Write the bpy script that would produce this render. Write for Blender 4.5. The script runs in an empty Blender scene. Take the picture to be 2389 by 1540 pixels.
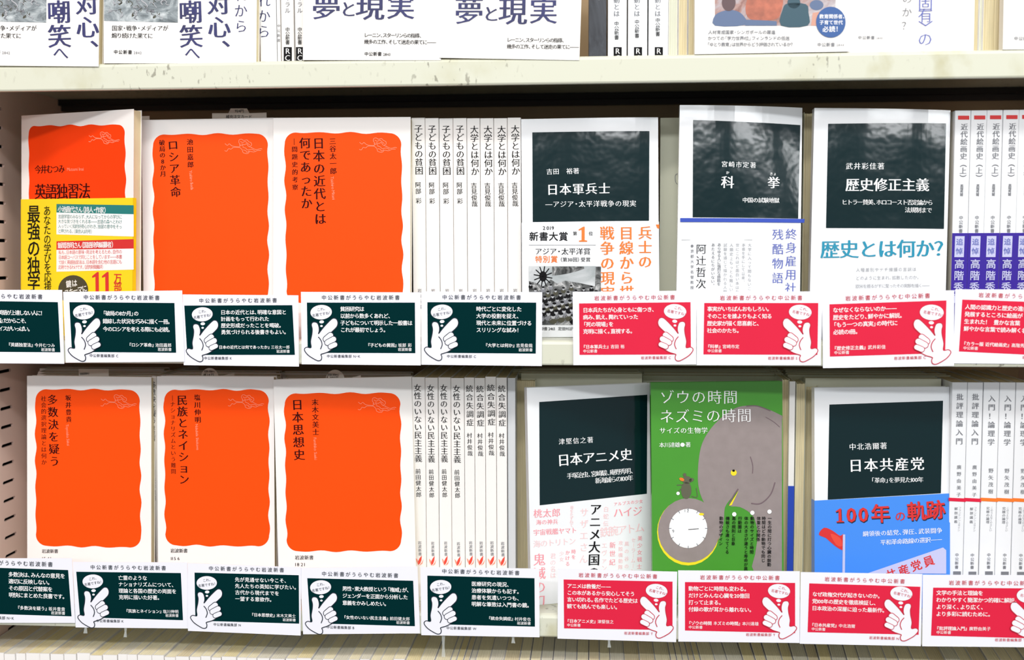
# Bookshop shelf: face-out and spine-out paperbacks with printed message cards
import bpy, math, random
import numpy as np
from mathutils import Vector, Matrix
from mathutils.geometry import tessellate_polygon

SC = bpy.context.scene
COL = SC.collection
W, H = 2389, 1540
S = 0.001                       # everything below is written in millimetres

# ------------------------------------------------------------------ camera
F_PX, YAW, PITCH, ROLL = 2624.737, -0.0719717, -0.0694216, -0.0029918
CAM = np.array([64.65, -894.344, 90.688])


def cam_axes():
    cy, sy = math.cos(YAW), math.sin(YAW)
    cp, sp = math.cos(PITCH), math.sin(PITCH)
    cr, sr = math.cos(ROLL), math.sin(ROLL)
    f = np.array([sy * cp, cy * cp, sp])
    r = np.array([cy, -sy, 0.0])
    u = np.cross(r, f)
    return cr * r + sr * u, -sr * r + cr * u, f


CR, CU, CF = cam_axes()
cam = bpy.data.cameras.new('camera')
cam.sensor_fit = 'HORIZONTAL'
cam.sensor_width = 36.0
cam.lens = F_PX / W * 36.0
cam.clip_start = 0.05
cam.clip_end = 50
cam.dof.use_dof = True
cam.dof.focus_distance = 0.935
cam.dof.aperture_fstop = 4.0
camo = bpy.data.objects.new('camera', cam)
COL.objects.link(camo)
camo.matrix_world = Matrix(((CR[0], CU[0], -CF[0], CAM[0] * S), (CR[1], CU[1], -CF[1], CAM[1] * S),
                            (CR[2], CU[2], -CF[2], CAM[2] * S), (0, 0, 0, 1)))
SC.camera = camo

# ------------------------------------------------------------------ light
SC.view_settings.view_transform = 'Standard'
SC.view_settings.look = 'None'
SC.view_settings.gamma = 1.0
SC.view_settings.use_curve_mapping = False
SC.view_settings.exposure = -0.13

world = bpy.data.worlds.new('shop_ambient')
SC.world = world
world.use_nodes = True
bg = world.node_tree.nodes['Background']
bg.inputs[0].default_value = (0.95, 0.97, 1.0, 1)
bg.inputs[1].default_value = 0.34


def area(name, loc, target, sx, sy, power, color):
    l = bpy.data.lights.new(name, 'AREA')
    l.shape = 'RECTANGLE'
    l.size, l.size_y, l.energy, l.color = sx, sy, power, color
    o = bpy.data.objects.new(name, l)
    COL.objects.link(o)
    o.location = loc
    d = Vector(target) - Vector(loc)
    o.rotation_euler = d.to_track_quat('-Z', 'Y').to_euler()
    return o


area('ceiling_or_fill_lamp', (0.25, -1.50, 1.75), (0, 0, 0), 2.6, 0.12, 35, (1.0, 0.985, 0.95))
area('ceiling_or_fill_lamp', (0.0, -3.2, 1.95), (0, 0, 0), 3.4, 0.16, 66, (0.95, 0.98, 1.0))
area('ceiling_or_fill_lamp', (-1.9, -1.5, 1.2), (-0.42, 0, 0), 0.5, 0.3, 10, (1.0, 0.68, 0.58))  # added pinkish fill to warm the left end, not a known shop lamp
area('ceiling_or_fill_lamp', (2.3, -1.5, 1.25), (-0.3, 0, 0), 0.5, 0.25, 17, (1.0, 0.95, 0.90))  # added fill from the right to brighten the left side panel
for lx in (-3.4, -1.2, 1.0, 3.2, 5.4):
    area('ceiling_or_fill_lamp', (lx, -7.2, 1.95), (lx, 0, -1.0), 1.3, 0.25, 22, (0.97, 0.99, 1.0))


def world_ray(px, py):
    return CF + (px - W / 2) / F_PX * CR - (py - H / 2) / F_PX * CU


def at(px, py, Y):
    """The point of the real plane y = Y (mm) seen at a pixel of the 2389x1540 photograph."""
    v = world_ray(px, py)
    return CAM + v * ((Y - CAM[1]) / v[1])


# ------------------------------------------------------------------ materials
MATS = {}


def lin(c):
    return tuple(((x / 255) / 12.92 if x / 255 <= 0.04045 else ((x / 255 + 0.055) / 1.055) ** 2.4) for x in c)


def mat(name, rgb, rough=0.6, coat=0.0, var=0.0, scale=60, bump=0.0, stretch=(1, 1, 1), metal=0.0, alpha=1.0, spec=0.5):
    if name in MATS:
        return MATS[name]
    m = bpy.data.materials.new(name)
    m.use_nodes = True
    nt = m.node_tree
    b = nt.nodes['Principled BSDF']
    col = (*lin(rgb), 1)
    b.inputs['Base Color'].default_value = col
    b.inputs['Roughness'].default_value = rough
    b.inputs['Coat Weight'].default_value = coat
    b.inputs['Coat Roughness'].default_value = 0.08
    b.inputs['Metallic'].default_value = metal
    b.inputs['Alpha'].default_value = alpha
    b.inputs['Specular IOR Level'].default_value = spec
    if var > 0 or bump > 0:
        tc = nt.nodes.new('ShaderNodeTexCoord')
        mp = nt.nodes.new('ShaderNodeMapping')
        mp.inputs['Scale'].default_value = stretch
        nz = nt.nodes.new('ShaderNodeTexNoise')
        nz.inputs['Scale'].default_value = scale
        nz.inputs['Detail'].default_value = 4
        nt.links.new(tc.outputs['Object'], mp.inputs[0])
        nt.links.new(mp.outputs[0], nz.inputs['Vector'])
        if var > 0:
            rp = nt.nodes.new('ShaderNodeValToRGB')
            rp.color_ramp.elements[0].position = 0.3
            rp.color_ramp.elements[1].position = 0.7
            rp.color_ramp.elements[0].color = tuple(x * (1 - var) for x in col[:3]) + (1,)
            rp.color_ramp.elements[1].color = tuple(min(1, x * (1 + var)) for x in col[:3]) + (1,)
            nt.links.new(nz.outputs['Fac'], rp.inputs[0])
            nt.links.new(rp.outputs[0], b.inputs['Base Color'])
        if bump > 0:
            bp = nt.nodes.new('ShaderNodeBump')
            bp.inputs['Strength'].default_value = bump
            bp.inputs['Distance'].default_value = 0.002
            nt.links.new(nz.outputs['Fac'], bp.inputs['Height'])
            nt.links.new(bp.outputs[0], b.inputs['Normal'])
            nt.links.new(bp.outputs[0], b.inputs['Coat Normal'])
    MATS[name] = m
    return m


WHITE = mat('book_cover_white', (243, 240, 236), 0.45, var=0.015, scale=12)
WHITE_GLOSS = mat('laminated_cover_white', (240, 242, 244), 0.25, coat=0.6, bump=0.12, scale=14)
CREAM = mat('page_edges_cream', (226, 212, 172), 0.85, var=0.10, scale=900, stretch=(1, 0.03, 0.03))
CREAM_TOP = mat('page_edges_top', (205, 188, 148), 0.9, var=0.12, scale=700, stretch=(1, 0.05, 1))
PAPER_BACK = mat('inner_leaf_cream', (222, 222, 200), 0.7, var=0.02, scale=20)
ORANGE = mat('ink_orange', (250, 76, 0), 0.55, var=0.03, scale=6, spec=0.15)
ORANGE_DEEP = mat('ink_orange_deep', (246, 62, 0), 0.55, var=0.03, scale=6, spec=0.15)
INK = mat('ink_black', (12, 11, 14), 0.6, spec=0.15)
INK_MAROON = mat('ink_maroon', (56, 4, 4), 0.6, spec=0.1)
INK_GREY = mat('ink_grey', (120, 122, 128), 0.5)
INK_LGREY = mat('ink_light_grey', (170, 172, 176), 0.5)
INK_NAVY = mat('ink_navy', (26, 30, 92), 0.5, var=0.3, scale=40)
INK_BLUE = mat('ink_blue', (36, 70, 180), 0.4)
INK_PALE_BLUE = mat('ink_pale_blue', (92, 104, 180), 0.4)
INK_CYAN = mat('ink_cyan', (10, 140, 172), 0.4)
INK_PALE_PINK = mat('ink_pale_pink', (255, 150, 120), 0.5)
INK_PINK = mat('ink_pink', (246, 150, 160), 0.5)
INK_PINK_FAINT = mat('ink_pink_faint', (246, 206, 208), 0.5)
INK_ORANGE = mat('ink_orange_letters', (244, 120, 30), 0.5)
INK_RED = mat('ink_red', (214, 40, 40), 0.5)
INK_WHITE = mat('ink_white', (250, 250, 250), 0.4)
CHALK_GREEN = mat('laminated_dark_green', (4, 34, 38), 0.12, coat=0.1, bump=0.55, scale=16)
CARD_GREEN = mat('card_dark_green', (0, 42, 44), 0.6, spec=0.03)
CARD_LINE = mat('card_outline_navy', (14, 26, 44), 0.5)
CARD_RED = mat('card_crimson', (222, 34, 66), 0.5, spec=0.2, var=0.02, scale=15)
CARD_RED_LINE = mat('card_outline_red', (196, 40, 60), 0.5)
CARD_WHITE = mat('card_paper_white', (240, 240, 248), 0.5, var=0.01, scale=20)
YELLOW = mat('band_yellow', (246, 216, 20), 0.4)
TEAL = mat('ink_teal', (20, 124, 120), 0.4)
OLIVE = mat('ink_olive', (64, 62, 44), 0.4)
GREEN = mat('cover_green', (70, 150, 44), 0.35, var=0.04, scale=25, coat=0.2)
ELE = mat('ink_elephant_grey', (146, 134, 132), 0.5, var=0.06, scale=110)
ELE_DARK = mat('ink_elephant_shadow', (112, 92, 98), 0.5)
MOUSE = mat('ink_mouse_grey', (92, 92, 72), 0.5)
EYE = mat('ink_yellow', (240, 220, 30), 0.5)
SKY_BLUE = mat('band_sky_blue', (66, 140, 236), 0.35, coat=0.3)
INDIGO = mat('band_indigo', (52, 26, 150), 0.35)
LAVENDER = mat('ink_lavender', (196, 198, 230), 0.4)
CREAM_METAL = mat('shelf_enamel_cream', (232, 232, 214), 0.4, coat=0.2)
UNDERSIDE_SHADE = mat('underside_shade_black', (22, 18, 16), 0.6)
DARK_METAL2 = mat('rail_charcoal', (52, 48, 46), 0.6)
BROWN = mat('back_panel_brown', (186, 162, 128), 0.7, var=0.1, scale=8)
PANEL = mat('side_panel_enamel', (250, 220, 206), 0.5, var=0.02, scale=5)
BLACK = mat('slot_shade_black', (6, 5, 5), 0.9)
CLEAR = mat('clear_plastic', (225, 232, 230), 0.1, alpha=0.22)
ROSE_BASE = mat('ink_vermilion', (232, 70, 50), 0.5)


def photo_mat(name, cols, scale, stretch=(1, 1, 1)):
    """A printed halftone picture: patches of the given colours."""
    m = bpy.data.materials.new(name)
    m.use_nodes = True
    nt = m.node_tree
    b = nt.nodes['Principled BSDF']
    b.inputs['Roughness'].default_value = 0.4
    tc = nt.nodes.new('ShaderNodeTexCoord')
    mp = nt.nodes.new('ShaderNodeMapping')
    mp.inputs['Scale'].default_value = stretch
    nz = nt.nodes.new('ShaderNodeTexNoise')
    nz.inputs['Scale'].default_value = scale
    nz.inputs['Detail'].default_value = 6
    nz.inputs['Roughness'].default_value = 0.65
    nz.inputs['Distortion'].default_value = 1.2
    rp = nt.nodes.new('ShaderNodeValToRGB')
    els = rp.color_ramp.elements
    n = len(cols)
    els[0].position, els[1].position = 0.30, 0.70
    els[0].color, els[1].color = (*lin(cols[0]), 1), (*lin(cols[-1]), 1)
    for i in range(1, n - 1):
        e = els.new(0.30 + 0.40 * i / (n - 1))
        e.color = (*lin(cols[i]), 1)
    nt.links.new(tc.outputs['Object'], mp.inputs[0])
    nt.links.new(mp.outputs[0], nz.inputs['Vector'])
    nt.links.new(nz.outputs['Fac'], rp.inputs[0])
    nt.links.new(rp.outputs[0], b.inputs['Base Color'])
    return m


PH_MONO = photo_mat('print_photo_mono', [(12, 12, 12), (60, 62, 62), (120, 122, 122), (215, 215, 215)], 130)
PH_SKY = photo_mat('print_photo_sky', [(150, 158, 160), (196, 200, 202), (225, 228, 230)], 22)
PH_ENGRAVE = photo_mat('print_engraving_grey', [(40, 48, 52), (92, 102, 106), (134, 144, 148), (176, 184, 186), (206, 212, 214)], 48, (1, 1, 1.6))
PH_COLOR = photo_mat('print_photo_colour', [(110, 60, 52), (168, 128, 118), (176, 164, 168), (206, 200, 200)], 45)
PH_COVERBW = photo_mat('print_cover_ink', [(10, 12, 18), (28, 30, 38), (60, 64, 72), (190, 194, 200)], 26, (1, 1, .4))

# scuffed enamel for the shelf lips
def scuffed():
    m = bpy.data.materials.new('shelf_enamel_scuffed')
    m.use_nodes = True
    nt = m.node_tree
    b = nt.nodes['Principled BSDF']
    b.inputs['Roughness'].default_value = 0.38
    tc = nt.nodes.new('ShaderNodeTexCoord')

    def noise(scale, stretch, lo, hi):
        mp = nt.nodes.new('ShaderNodeMapping')
        mp.inputs['Scale'].default_value = stretch
        mp.inputs['Rotation'].default_value = (0, 0.5, 0)
        nz = nt.nodes.new('ShaderNodeTexNoise')
        nz.inputs['Scale'].default_value = scale
        nz.inputs['Detail'].default_value = 5
        r = nt.nodes.new('ShaderNodeMapRange')
        r.inputs[1].default_value, r.inputs[2].default_value = lo, hi
        nt.links.new(tc.outputs['Object'], mp.inputs[0])
        nt.links.new(mp.outputs[0], nz.inputs['Vector'])
        nt.links.new(nz.outputs['Fac'], r.inputs[0])
        return r.outputs[0]

    def mul(a, c, k=1.0):
        x = nt.nodes.new('ShaderNodeMath')
        x.operation = 'MULTIPLY'
        nt.links.new(a, x.inputs[0])
        if c is None:
            x.inputs[1].default_value = k
        else:
            nt.links.new(c, x.inputs[1])
        return x.outputs[0]

    def mix(fac, a, col):
        x = nt.nodes.new('ShaderNodeMix')
        x.data_type = 'RGBA'
        nt.links.new(fac, x.inputs[0])
        if isinstance(a, tuple):
            x.inputs[6].default_value = (*lin(a), 1)
        else:
            nt.links.new(a, x.inputs[6])
        x.inputs[7].default_value = (*lin(col), 1)
        return x.outputs[2]

    specks = mul(noise(240, (1, 1, .45), .60, .66), noise(11, (1, 1, 1), .47, .58))
    smear = mul(noise(30, (1, 1, .8), .5, .7), noise(4.2, (1, 1, 1), .52, .62))
    c = mix(mul(smear, None, .6), (214, 215, 196), (176, 168, 112))
    c = mix(mul(specks, None, .65), c, (110, 104, 88))
    nt.links.new(c, b.inputs['Base Color'])
    return m


SCUFFED = scuffed()


# ------------------------------------------------------------------ mesh parts
def link(o, parent=None):
    COL.objects.link(o)
    if parent is not None:
        o.parent = parent
    return o


class Part:
    def __init__(self):
        self.v, self.f, self.m, self.mats = [], [], [], []

    def mi(self, m):
        if m not in self.mats:
            self.mats.append(m)
        return self.mats.index(m)

    def add(self, vs, fs, m):
        k = len(self.v)
        self.v.extend(vs)
        i = self.mi(m)
        for f in fs:
            self.f.append([x + k for x in f])
            self.m.append(i)

    def box(self, x0, x1, y0, y1, z0, z1, m, nx=1, fn=None):
        """A closed box, cut along x into nx, its vertices moved by fn."""
        vs, fs = [], []
        for i in range(nx + 1):
            x = x0 + (x1 - x0) * i / nx
            for y, z in ((y0, z0), (y1, z0), (y1, z1), (y0, z1)):
                vs.append((x, y + (fn(x, z) if fn else 0), z))
        for i in range(nx):
            a, b = i * 4, i * 4 + 4
            for j in range(4):
                k = (j + 1) % 4
                fs.append((a + j, b + j, b + k, a + k))
        fs.append((0, 1, 2, 3))
        e = nx * 4
        fs.append((e + 3, e + 2, e + 1, e))
        self.add(vs, fs, m)

    def slab(self, x0, x1, y0, y1, z0, z1, m, fn, nx=18, nz=10):
        """A closed plate bent by fn(x, z)."""
        if fn is None:
            return self.box(x0, x1, y0, y1, z0, z1, m)
        vs, fs = [], []
        for y in (y0, y1):
            for j in range(nz + 1):
                for i in range(nx + 1):
                    x, z = x0 + (x1 - x0) * i / nx, z0 + (z1 - z0) * j / nz
                    vs.append((x, y + fn(x, z), z))
        N = (nx + 1) * (nz + 1)
        for j in range(nz):
            for i in range(nx):
                a = j * (nx + 1) + i
                fs.append((a, a + 1, a + nx + 2, a + nx + 1))
                fs.append((N + a, N + a + nx + 1, N + a + nx + 2, N + a + 1))
        for i in range(nx):
            fs.append((i, i + N, i + 1 + N, i + 1))
            a = nz * (nx + 1) + i
            fs.append((a, a + 1, a + 1 + N, a + N))
        for j in range(nz):
            a = j * (nx + 1)
            fs.append((a, a + nx + 1, a + nx + 1 + N, a + N))
            a += nx
            fs.append((a, a + N, a + nx + 1 + N, a + nx + 1))
        self.add(vs, fs, m)

    def build(self, name, parent=None, smooth=False):
        me = bpy.data.meshes.new(name)
        me.from_pydata([(a * S, b * S, c * S) for a, b, c in self.v], [], self.f)
        for m in self.mats:
            me.materials.append(m)
        me.polygons.foreach_set('material_index', self.m)
        if smooth:
            me.polygons.foreach_set('use_smooth', [True] * len(self.f))
        me.update()
        return link(bpy.data.objects.new(name, me), parent)


def empty(name, loc=(0, 0, 0)):
    o = bpy.data.objects.new(name, None)
    o.empty_display_size = 0.02
    o.location = [c * S for c in loc]
    return link(o)


def tag(o, label, cat, group=None):
    o['label'] = label
    o['category'] = cat
    if group:
        o['group'] = group
    return o


def copy_tree(o, parent=None):
    c = o.copy()
    link(c, parent)
    for ch in list(o.children):
        copy_tree(ch, c)
    return c


# ------------------------------------------------------------------ lettering
GLYPHS = {}
_tc = bpy.data.curves.new('glyph', 'FONT')
_tc.size = 1
_tc.resolution_u = 2
_to = bpy.data.objects.new('glyph', _tc)
COL.objects.link(_to)


_one = [(.30, .0), (.30, .05), (.42, .07), (.42, .56), (.28, .52), (.28, .57), (.50, .70), (.56, .70), (.56, .07), (.68, .05), (.68, .0)]
_t = tessellate_polygon([[Vector((a, b, 0)) for a, b in _one]])
GLYPHS['\ue001'] = (np.array(_one), [tuple(t) for t in _t], np.zeros((len(_one), 2)), .28, .68)


def glyph(ch):
    if ch in GLYPHS:
        return GLYPHS[ch]
    _tc.body = ch
    bpy.context.view_layer.update()
    ev = _to.evaluated_get(bpy.context.evaluated_depsgraph_get())
    me = ev.to_mesh()
    n = len(me.vertices)
    if n == 0:
        GLYPHS[ch] = None
        return None
    co = np.empty(n * 3)
    me.vertices.foreach_get('co', co)
    co = co.reshape(-1, 3)[:, :2]
    fs = [tuple(p.vertices) for p in me.polygons]
    ev.to_mesh_clear()
    # outward direction at every outline vertex
    cnt = {}
    for f in fs:
        for a, b in zip(f, f[1:] + f[:1]):
            cnt.setdefault((min(a, b), max(a, b)), []).append((a, b))
    nrm = np.zeros((n, 2))
    for e, l in cnt.items():
        if len(l) == 1:
            a, b = l[0]
            d = co[b] - co[a]
            L = math.hypot(*d)
            if L > 1e-9:
                q = np.array([d[1], -d[0]]) / L
                nrm[a] += q
                nrm[b] += q
    L = np.linalg.norm(nrm, axis=1)
    L[L < 1e-6] = 1
    g = (co, fs, nrm / L[:, None], float(co[:, 0].min()), float(co[:, 0].max()))
    GLYPHS[ch] = g
    return g


STY = {'mincho': (0.012, -0.011), 'minchob': (0.030, -0.004), 'gothic': (0.004, 0.004), 'bold': (0.016, 0.014),
       'heavy': (0.028, 0.022), 'thin': (-0.010, -0.014), 'serifthin': (0.0, -0.015)}
HALF = set('、。，．！」』）')
HALF_L = set('「『（')
ROT = set('ー―（）「」『』…〉〈—~')


def adv(ch):
    if ch == ' ':
        return 0.35
    if ch == '　':
        return 1.0
    if ch in HALF or ch in HALF_L or ch == '・':
        return 0.6
    if ord(ch) < 256 or ch == '\ue001':
        g = glyph(ch)
        return 0.30 if g is None else (g[4] - g[3]) + 0.09
    return 1.0


class Sheet:
    """A printed rectangle in space: origin at its lower left corner, x along it, y backwards, z up it."""

    def __init__(self, O, X, Z, warp=None):
        self.O, self.X, self.Z = O, X, Z
        self.Y = np.cross(Z, X)
        self.warp = warp

    def matrix(self):
        X, Y, Z, O = self.X, self.Y, self.Z, self.O * S
        return Matrix(((X[0], Y[0], Z[0], O[0]), (X[1], Y[1], Z[1], O[1]), (X[2], Y[2], Z[2], O[2]), (0, 0, 0, 1)))

    def uv(self, px, py):
        v = world_ray(px, py)
        off = 0.0
        for _ in range(4 if self.warp else 1):
            t = ((self.O + self.Y * off - CAM) @ self.Y) / (v @ self.Y)
            d = CAM + v * t - self.O
            u, w = float(d @ self.X), float(d @ self.Z)
            if self.warp:
                off = self.warp(u, w)
        return np.array([u, w])

    def mm(self, px, py):
        a, b = self.uv(px - 10, py), self.uv(px + 10, py)
        return float(np.linalg.norm(b - a)) / 20

    def pt(self, u, w, k):
        return (u, (self.warp(u, w) if self.warp else 0) - 0.11 * k - 0.02 - (0.12 if self.warp else 0), w)

    # ---- marks, in photograph pixels
    def quad(self, part, c, m, k=1, n=1):
        c = [self.uv(*p) for p in c]
        nu, nv = (24, 10) if self.warp else (n, n)
        vs, fs = [], []
        for j in range(nv + 1):
            for i in range(nu + 1):
                s, t = i / nu, j / nv
                p = (c[0] * (1 - s) + c[1] * s) * (1 - t) + (c[3] * (1 - s) + c[2] * s) * t
                vs.append(self.pt(p[0], p[1], k))
        for j in range(nv):
            for i in range(nu):
                a = j * (nu + 1) + i
                fs.append((a, a + nu + 1, a + nu + 2, a + 1))
        part.add(vs, fs, m)

    def poly_uv(self, part, pts, m, k=1):
        tris = tessellate_polygon([[Vector((p[0], p[1], 0)) for p in pts]])
        fs = []
        for t in tris:
            a, b, c = (pts[i] for i in t)
            cr = (b[0] - a[0]) * (c[1] - a[1]) - (b[1] - a[1]) * (c[0] - a[0])
            fs.append(tuple(t) if cr > 0 else tuple(reversed(t)))
        part.add([self.pt(p[0], p[1], k) for p in pts], fs, m)

    def poly(self, part, pts, m, k=1, smooth=0):
        if smooth:
            pts = spline(pts, smooth, True)
        self.poly_uv(part, [self.uv(*p) for p in pts], m, k)

    def ellipse(self, part, cx, cy, rx, ry, m, k=1, rot=0, n=28):
        c, s = math.cos(rot), math.sin(rot)
        pts = []
        for i in range(n):
            a = 2 * math.pi * i / n
            x, y = rx * math.cos(a), ry * math.sin(a)
            pts.append((cx + x * c - y * s, cy + x * s + y * c))
        self.poly(part, pts, m, k)

    def line(self, part, pts, width, m, k=1, smooth=0, closed=False):
        if smooth:
            pts = spline(pts, smooth, closed)
        mm = self.mm(*pts[0])
        q = [self.uv(*p) for p in pts]
        if closed:
            q.append(q[0])
        hw = width * mm / 2
        vs, fs = [], []
        for i, p in enumerate(q):
            a = q[i - 1] if i else (q[-2] if closed else p)
            b = q[i + 1] if i < len(q) - 1 else (q[1] if closed else p)
            d = b - a
            L = math.hypot(*d) or 1
            nx, ny = -d[1] / L * hw, d[0] / L * hw
            vs.append(self.pt(p[0] + nx, p[1] + ny, k))
            vs.append(self.pt(p[0] - nx, p[1] - ny, k))
        for i in range(len(q) - 1):
            fs.append((2 * i, 2 * i + 1, 2 * i + 3, 2 * i + 2))
        part.add(vs, fs, m)

    def put(self, part, ch, c, size, ex, ey, m, style, k, wx=1.0):
        """One glyph with its em centre at c (mm), ex / ey the unit directions of its own x and y."""
        g = glyph(ch)
        if g is None:
            return
        co, fs, nrm, x0, x1 = g
        d = STY[style]
        if size < 4.6 and d[1] < 0:
            d = (d[0] + .004, d[1] * .3)
        q = co + nrm * np.array(d)
        cx = (x0 + x1) / 2 if ord(ch) < 256 or ch == '\ue001' else 0.5
        q = (q - np.array([cx, 0.36])) * size
        P = c[None, :] + q[:, :1] * wx * ex[None, :] + q[:, 1:] * ey[None, :]
        part.add([self.pt(float(a), float(b), k) for a, b in P], fs, m)

    def h(self, part, txt, x0, y0, x1, y1, m, style='gothic', size=None, k=2, wx=1.0):
        """Text running from pixel (x0,y0) to (x1,y1), filling that length."""
        a, b = self.uv(x0, y0), self.uv(x1, y1)
        d = b - a
        L = float(np.linalg.norm(d))
        ex = d / L
        ey = np.array([-ex[1], ex[0]])
        ads = [adv(c) for c in txt]
        pitch = L / max(sum(ads), 1e-6)
        sz = size * self.mm(x0, y0) if size else pitch
        pos = 0.0
        for ch, w in zip(txt, ads):
            c = pos + w / 2
            if ch in HALF:
                c = pos + 0.5 * (sz / pitch if size else 1)
            elif ch in HALF_L:
                c = pos + w - 0.5 * (sz / pitch if size else 1)
            self.put(part, ch, a + ex * c * pitch, sz, ex, ey, m, style, k, wx)
            pos += w

    def v(self, part, txt, x0, y0, x1, y1, m, style='mincho', size=None, k=2, wx=1.0):
        """A column of upright characters from pixel (x0,y0) down to (x1,y1)."""
        a, b = self.uv(x0, y0), self.uv(x1, y1)
        d = b - a
        L = float(np.linalg.norm(d))
        dn = d / L
        ex = np.array([-dn[1], dn[0]])
        ey = -dn
        ads = [0.5 if c in ' ・' else (0.6 if c in '、。' else 1.0) for c in txt]
        pitch = L / sum(ads)
        sz = size * self.mm(x0, y0) if size else pitch
        pos = 0.0
        for ch, w in zip(txt, ads):
            c = a + dn * (pos + w / 2) * pitch
            pos += w
            if ch in ROT:
                self.put(part, ch, c, sz, dn, ex, m, style, k)
            elif ch in '、。':
                self.put(part, ch, c + (ex * .58 + ey * .35) * sz, sz, ex, ey, m, style, k, wx)
            else:
                self.put(part, ch, c, sz, ex, ey, m, style, k, wx)


def spline(pts, n, closed):
    q = [np.array(p, float) for p in pts]
    N = len(q)
    out = []
    rng = range(N) if closed else range(N - 1)
    for i in rng:
        if closed:
            p0, p1, p2, p3 = q[i - 1], q[i], q[(i + 1) % N], q[(i + 2) % N]
        else:
            p0, p1, p2, p3 = q[max(i - 1, 0)], q[i], q[i + 1], q[min(i + 2, N - 1)]
        for j in range(n):
            t = j / n
            out.append(tuple(0.5 * ((2 * p1) + (-p0 + p2) * t + (2 * p0 - 5 * p1 + 4 * p2 - p3) * t * t + (-p0 + 3 * p1 - 3 * p2 + p3) * t ** 3)))
    if not closed:
        out.append(tuple(q[-1]))
    return out


def unit(v):
    return v / np.linalg.norm(v)


# ------------------------------------------------------------------ the bookcase
SHELF_TOP = {0: 243.5, 1: 20.0, 2: -203.0, 3: -425.0}
SHELF_BOT = {0: 222.0, 1: 0.0, 2: -222.0, 3: -447.0}
XL, XR, YBACK = -460.0, 470.0, 205.0

case = empty('bookcase', (0, 0, -447))
tag(case, 'cream enamelled steel bookcase with slotted side panel and dark back panel', 'bookcase')


def case_part(part, name, smooth=False):
    o = part.build(name, case, smooth)
    o.location = (0, 0, 447 * S)
    return o


for i in range(4):
    zt, zb = SHELF_TOP[i], SHELF_BOT[i]
    p = Part()
    # rounded lip profile, swept along x
    prof = [(3, zb), (0.6, zb + 0.4), (0, zb + 1.5), (0, zt - 3.2), (0.9, zt - 1.0), (3.2, zt), (YBACK - 2, zt), (YBACK - 2, zt - 2), (6, zt - 2), (3, zt - 4)]
    if i == 0:
        prof[6:8] = [(YBACK - 2, zt), (YBACK - 2, zt - 2)]
    n = len(prof)
    vs = [(x, y, z) for x in (XL, XR) for y, z in prof]
    fs = [(j, j + n, (j + 1) % n + n, (j + 1) % n) for j in range(n)]
    p.add(vs, fs, SCUFFED)
    case_part(p, 'shelf')
for i in (0, 1, 2):
    zt = SHELF_TOP[i]
    p = Part()
    p.box(XL, XR, YBACK - 16, YBACK - 3, zt - 8, zt - 2.2, UNDERSIDE_SHADE)  # black strip stands in for the deep shade under the shelf
    p.box(XL, XR, YBACK - 10, YBACK - 3, zt - 13, zt - 8, DARK_METAL2)
    case_part(p, 'rear_shade_and_rail')
p = Part()
p.box(XL - 10, XR + 10, YBACK, YBACK + 3, -447, 460, BROWN)
case_part(p, 'back_panel')
p = Part()
YA, YB2 = 62.0, 83.0
p.box(XL - 2, XL, -12, YA, -447, 460, PANEL)
p.box(XL - 2, XL, YB2, YBACK, -447, 460, PANEL)
slots = []
z = -14.5 + 16.65 * 28
while z > -440:
    slots.append(z)
    z -= 16.65
zs = [460.0]
SH = 3.0
for z in slots:
    p.box(XL - 2, XL, YA, YB2, z + SH / 2, zs[-1], PANEL)
    # rounded slot ends
    for yy, s in ((YA, 1), (YB2, -1)):
        p.add([(XL, yy, z + SH / 2), (XL, yy + s * 1.4, z + SH / 2), (XL, yy, z + .1)], [(0, 1, 2)], PANEL)
        p.add([(XL, yy, z - SH / 2), (XL, yy + s * 1.4, z - SH / 2), (XL, yy, z - .1)], [(0, 2, 1)], PANEL)
    zs.append(z - SH / 2)
p.box(XL - 2, XL, YA, YB2, -447, zs[-1], PANEL)
p.box(XL - 12, XL - 10, -12, YBACK, -447, 460, BLACK)  # black plate added so the slots look dark inside
case_part(p, 'side_panel')
p = Part()
p.box(XR, XR + 2, -12, YBACK, -447, 460, PANEL)
case_part(p, 'side_panel')


# ------------------------------------------------------------------ books
def sheet_from(TL, TR, BL, Ytl, Ytr=None, lean=0.05, zbot=None, warp=None):
    """The front plane of a face-out book from the pixels of its corners and its real depth."""
    Ytr = Ytl if Ytr is None else Ytr
    a = at(*TL, Ytl)
    b = at(*TR, Ytr)
    X = unit(b - a)
    n = np.cross(X, unit(np.array([0, lean, 1.0])))
    v = world_ray(*BL)
    q = CAM + v * (((a - CAM) @ n) / (v @ n))
    Z = unit(a - q)
    c = float(X @ Z)
    X = unit(X - Z * c * 0.5)
    Z = unit(Z - X * float(X @ Z))
    w = float(np.linalg.norm(b - a))
    h = (a[2] - zbot) / Z[2]
    return Sheet(a - Z * h, X, Z, warp), w, h


def face_book(name, label, group, TL, TR, BL, Y, row, Ytr=None, lean=0.05, thick=9.0, warp=None, cover=WHITE, pages=CREAM):
    sh, w, h = sheet_from(TL, TR, BL, Y, Ytr, lean, SHELF_TOP[row], warp)
    root = empty(name)
    root.matrix_world = sh.matrix()
    tag(root, label, 'book', group)
    p = Part()
    fn = (lambda u, z: warp(u, z)) if warp else None
    p.slab(0, w, 0, 0.4, 0, h, cover, fn)
    p.slab(0, 0.4, 0.4, thick, 0, h, cover, fn)
    p.slab(0.4, w, thick - 0.4, thick, 0, h, cover, fn)
    p.build('cover', root, False)
    p = Part()
    p.slab(0.4, w - 0.8, 0.4, thick - 0.4, 0.8, h - 0.8, pages, fn)
    p.build('page_block', root)
    return root, sh, w, h


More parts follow.
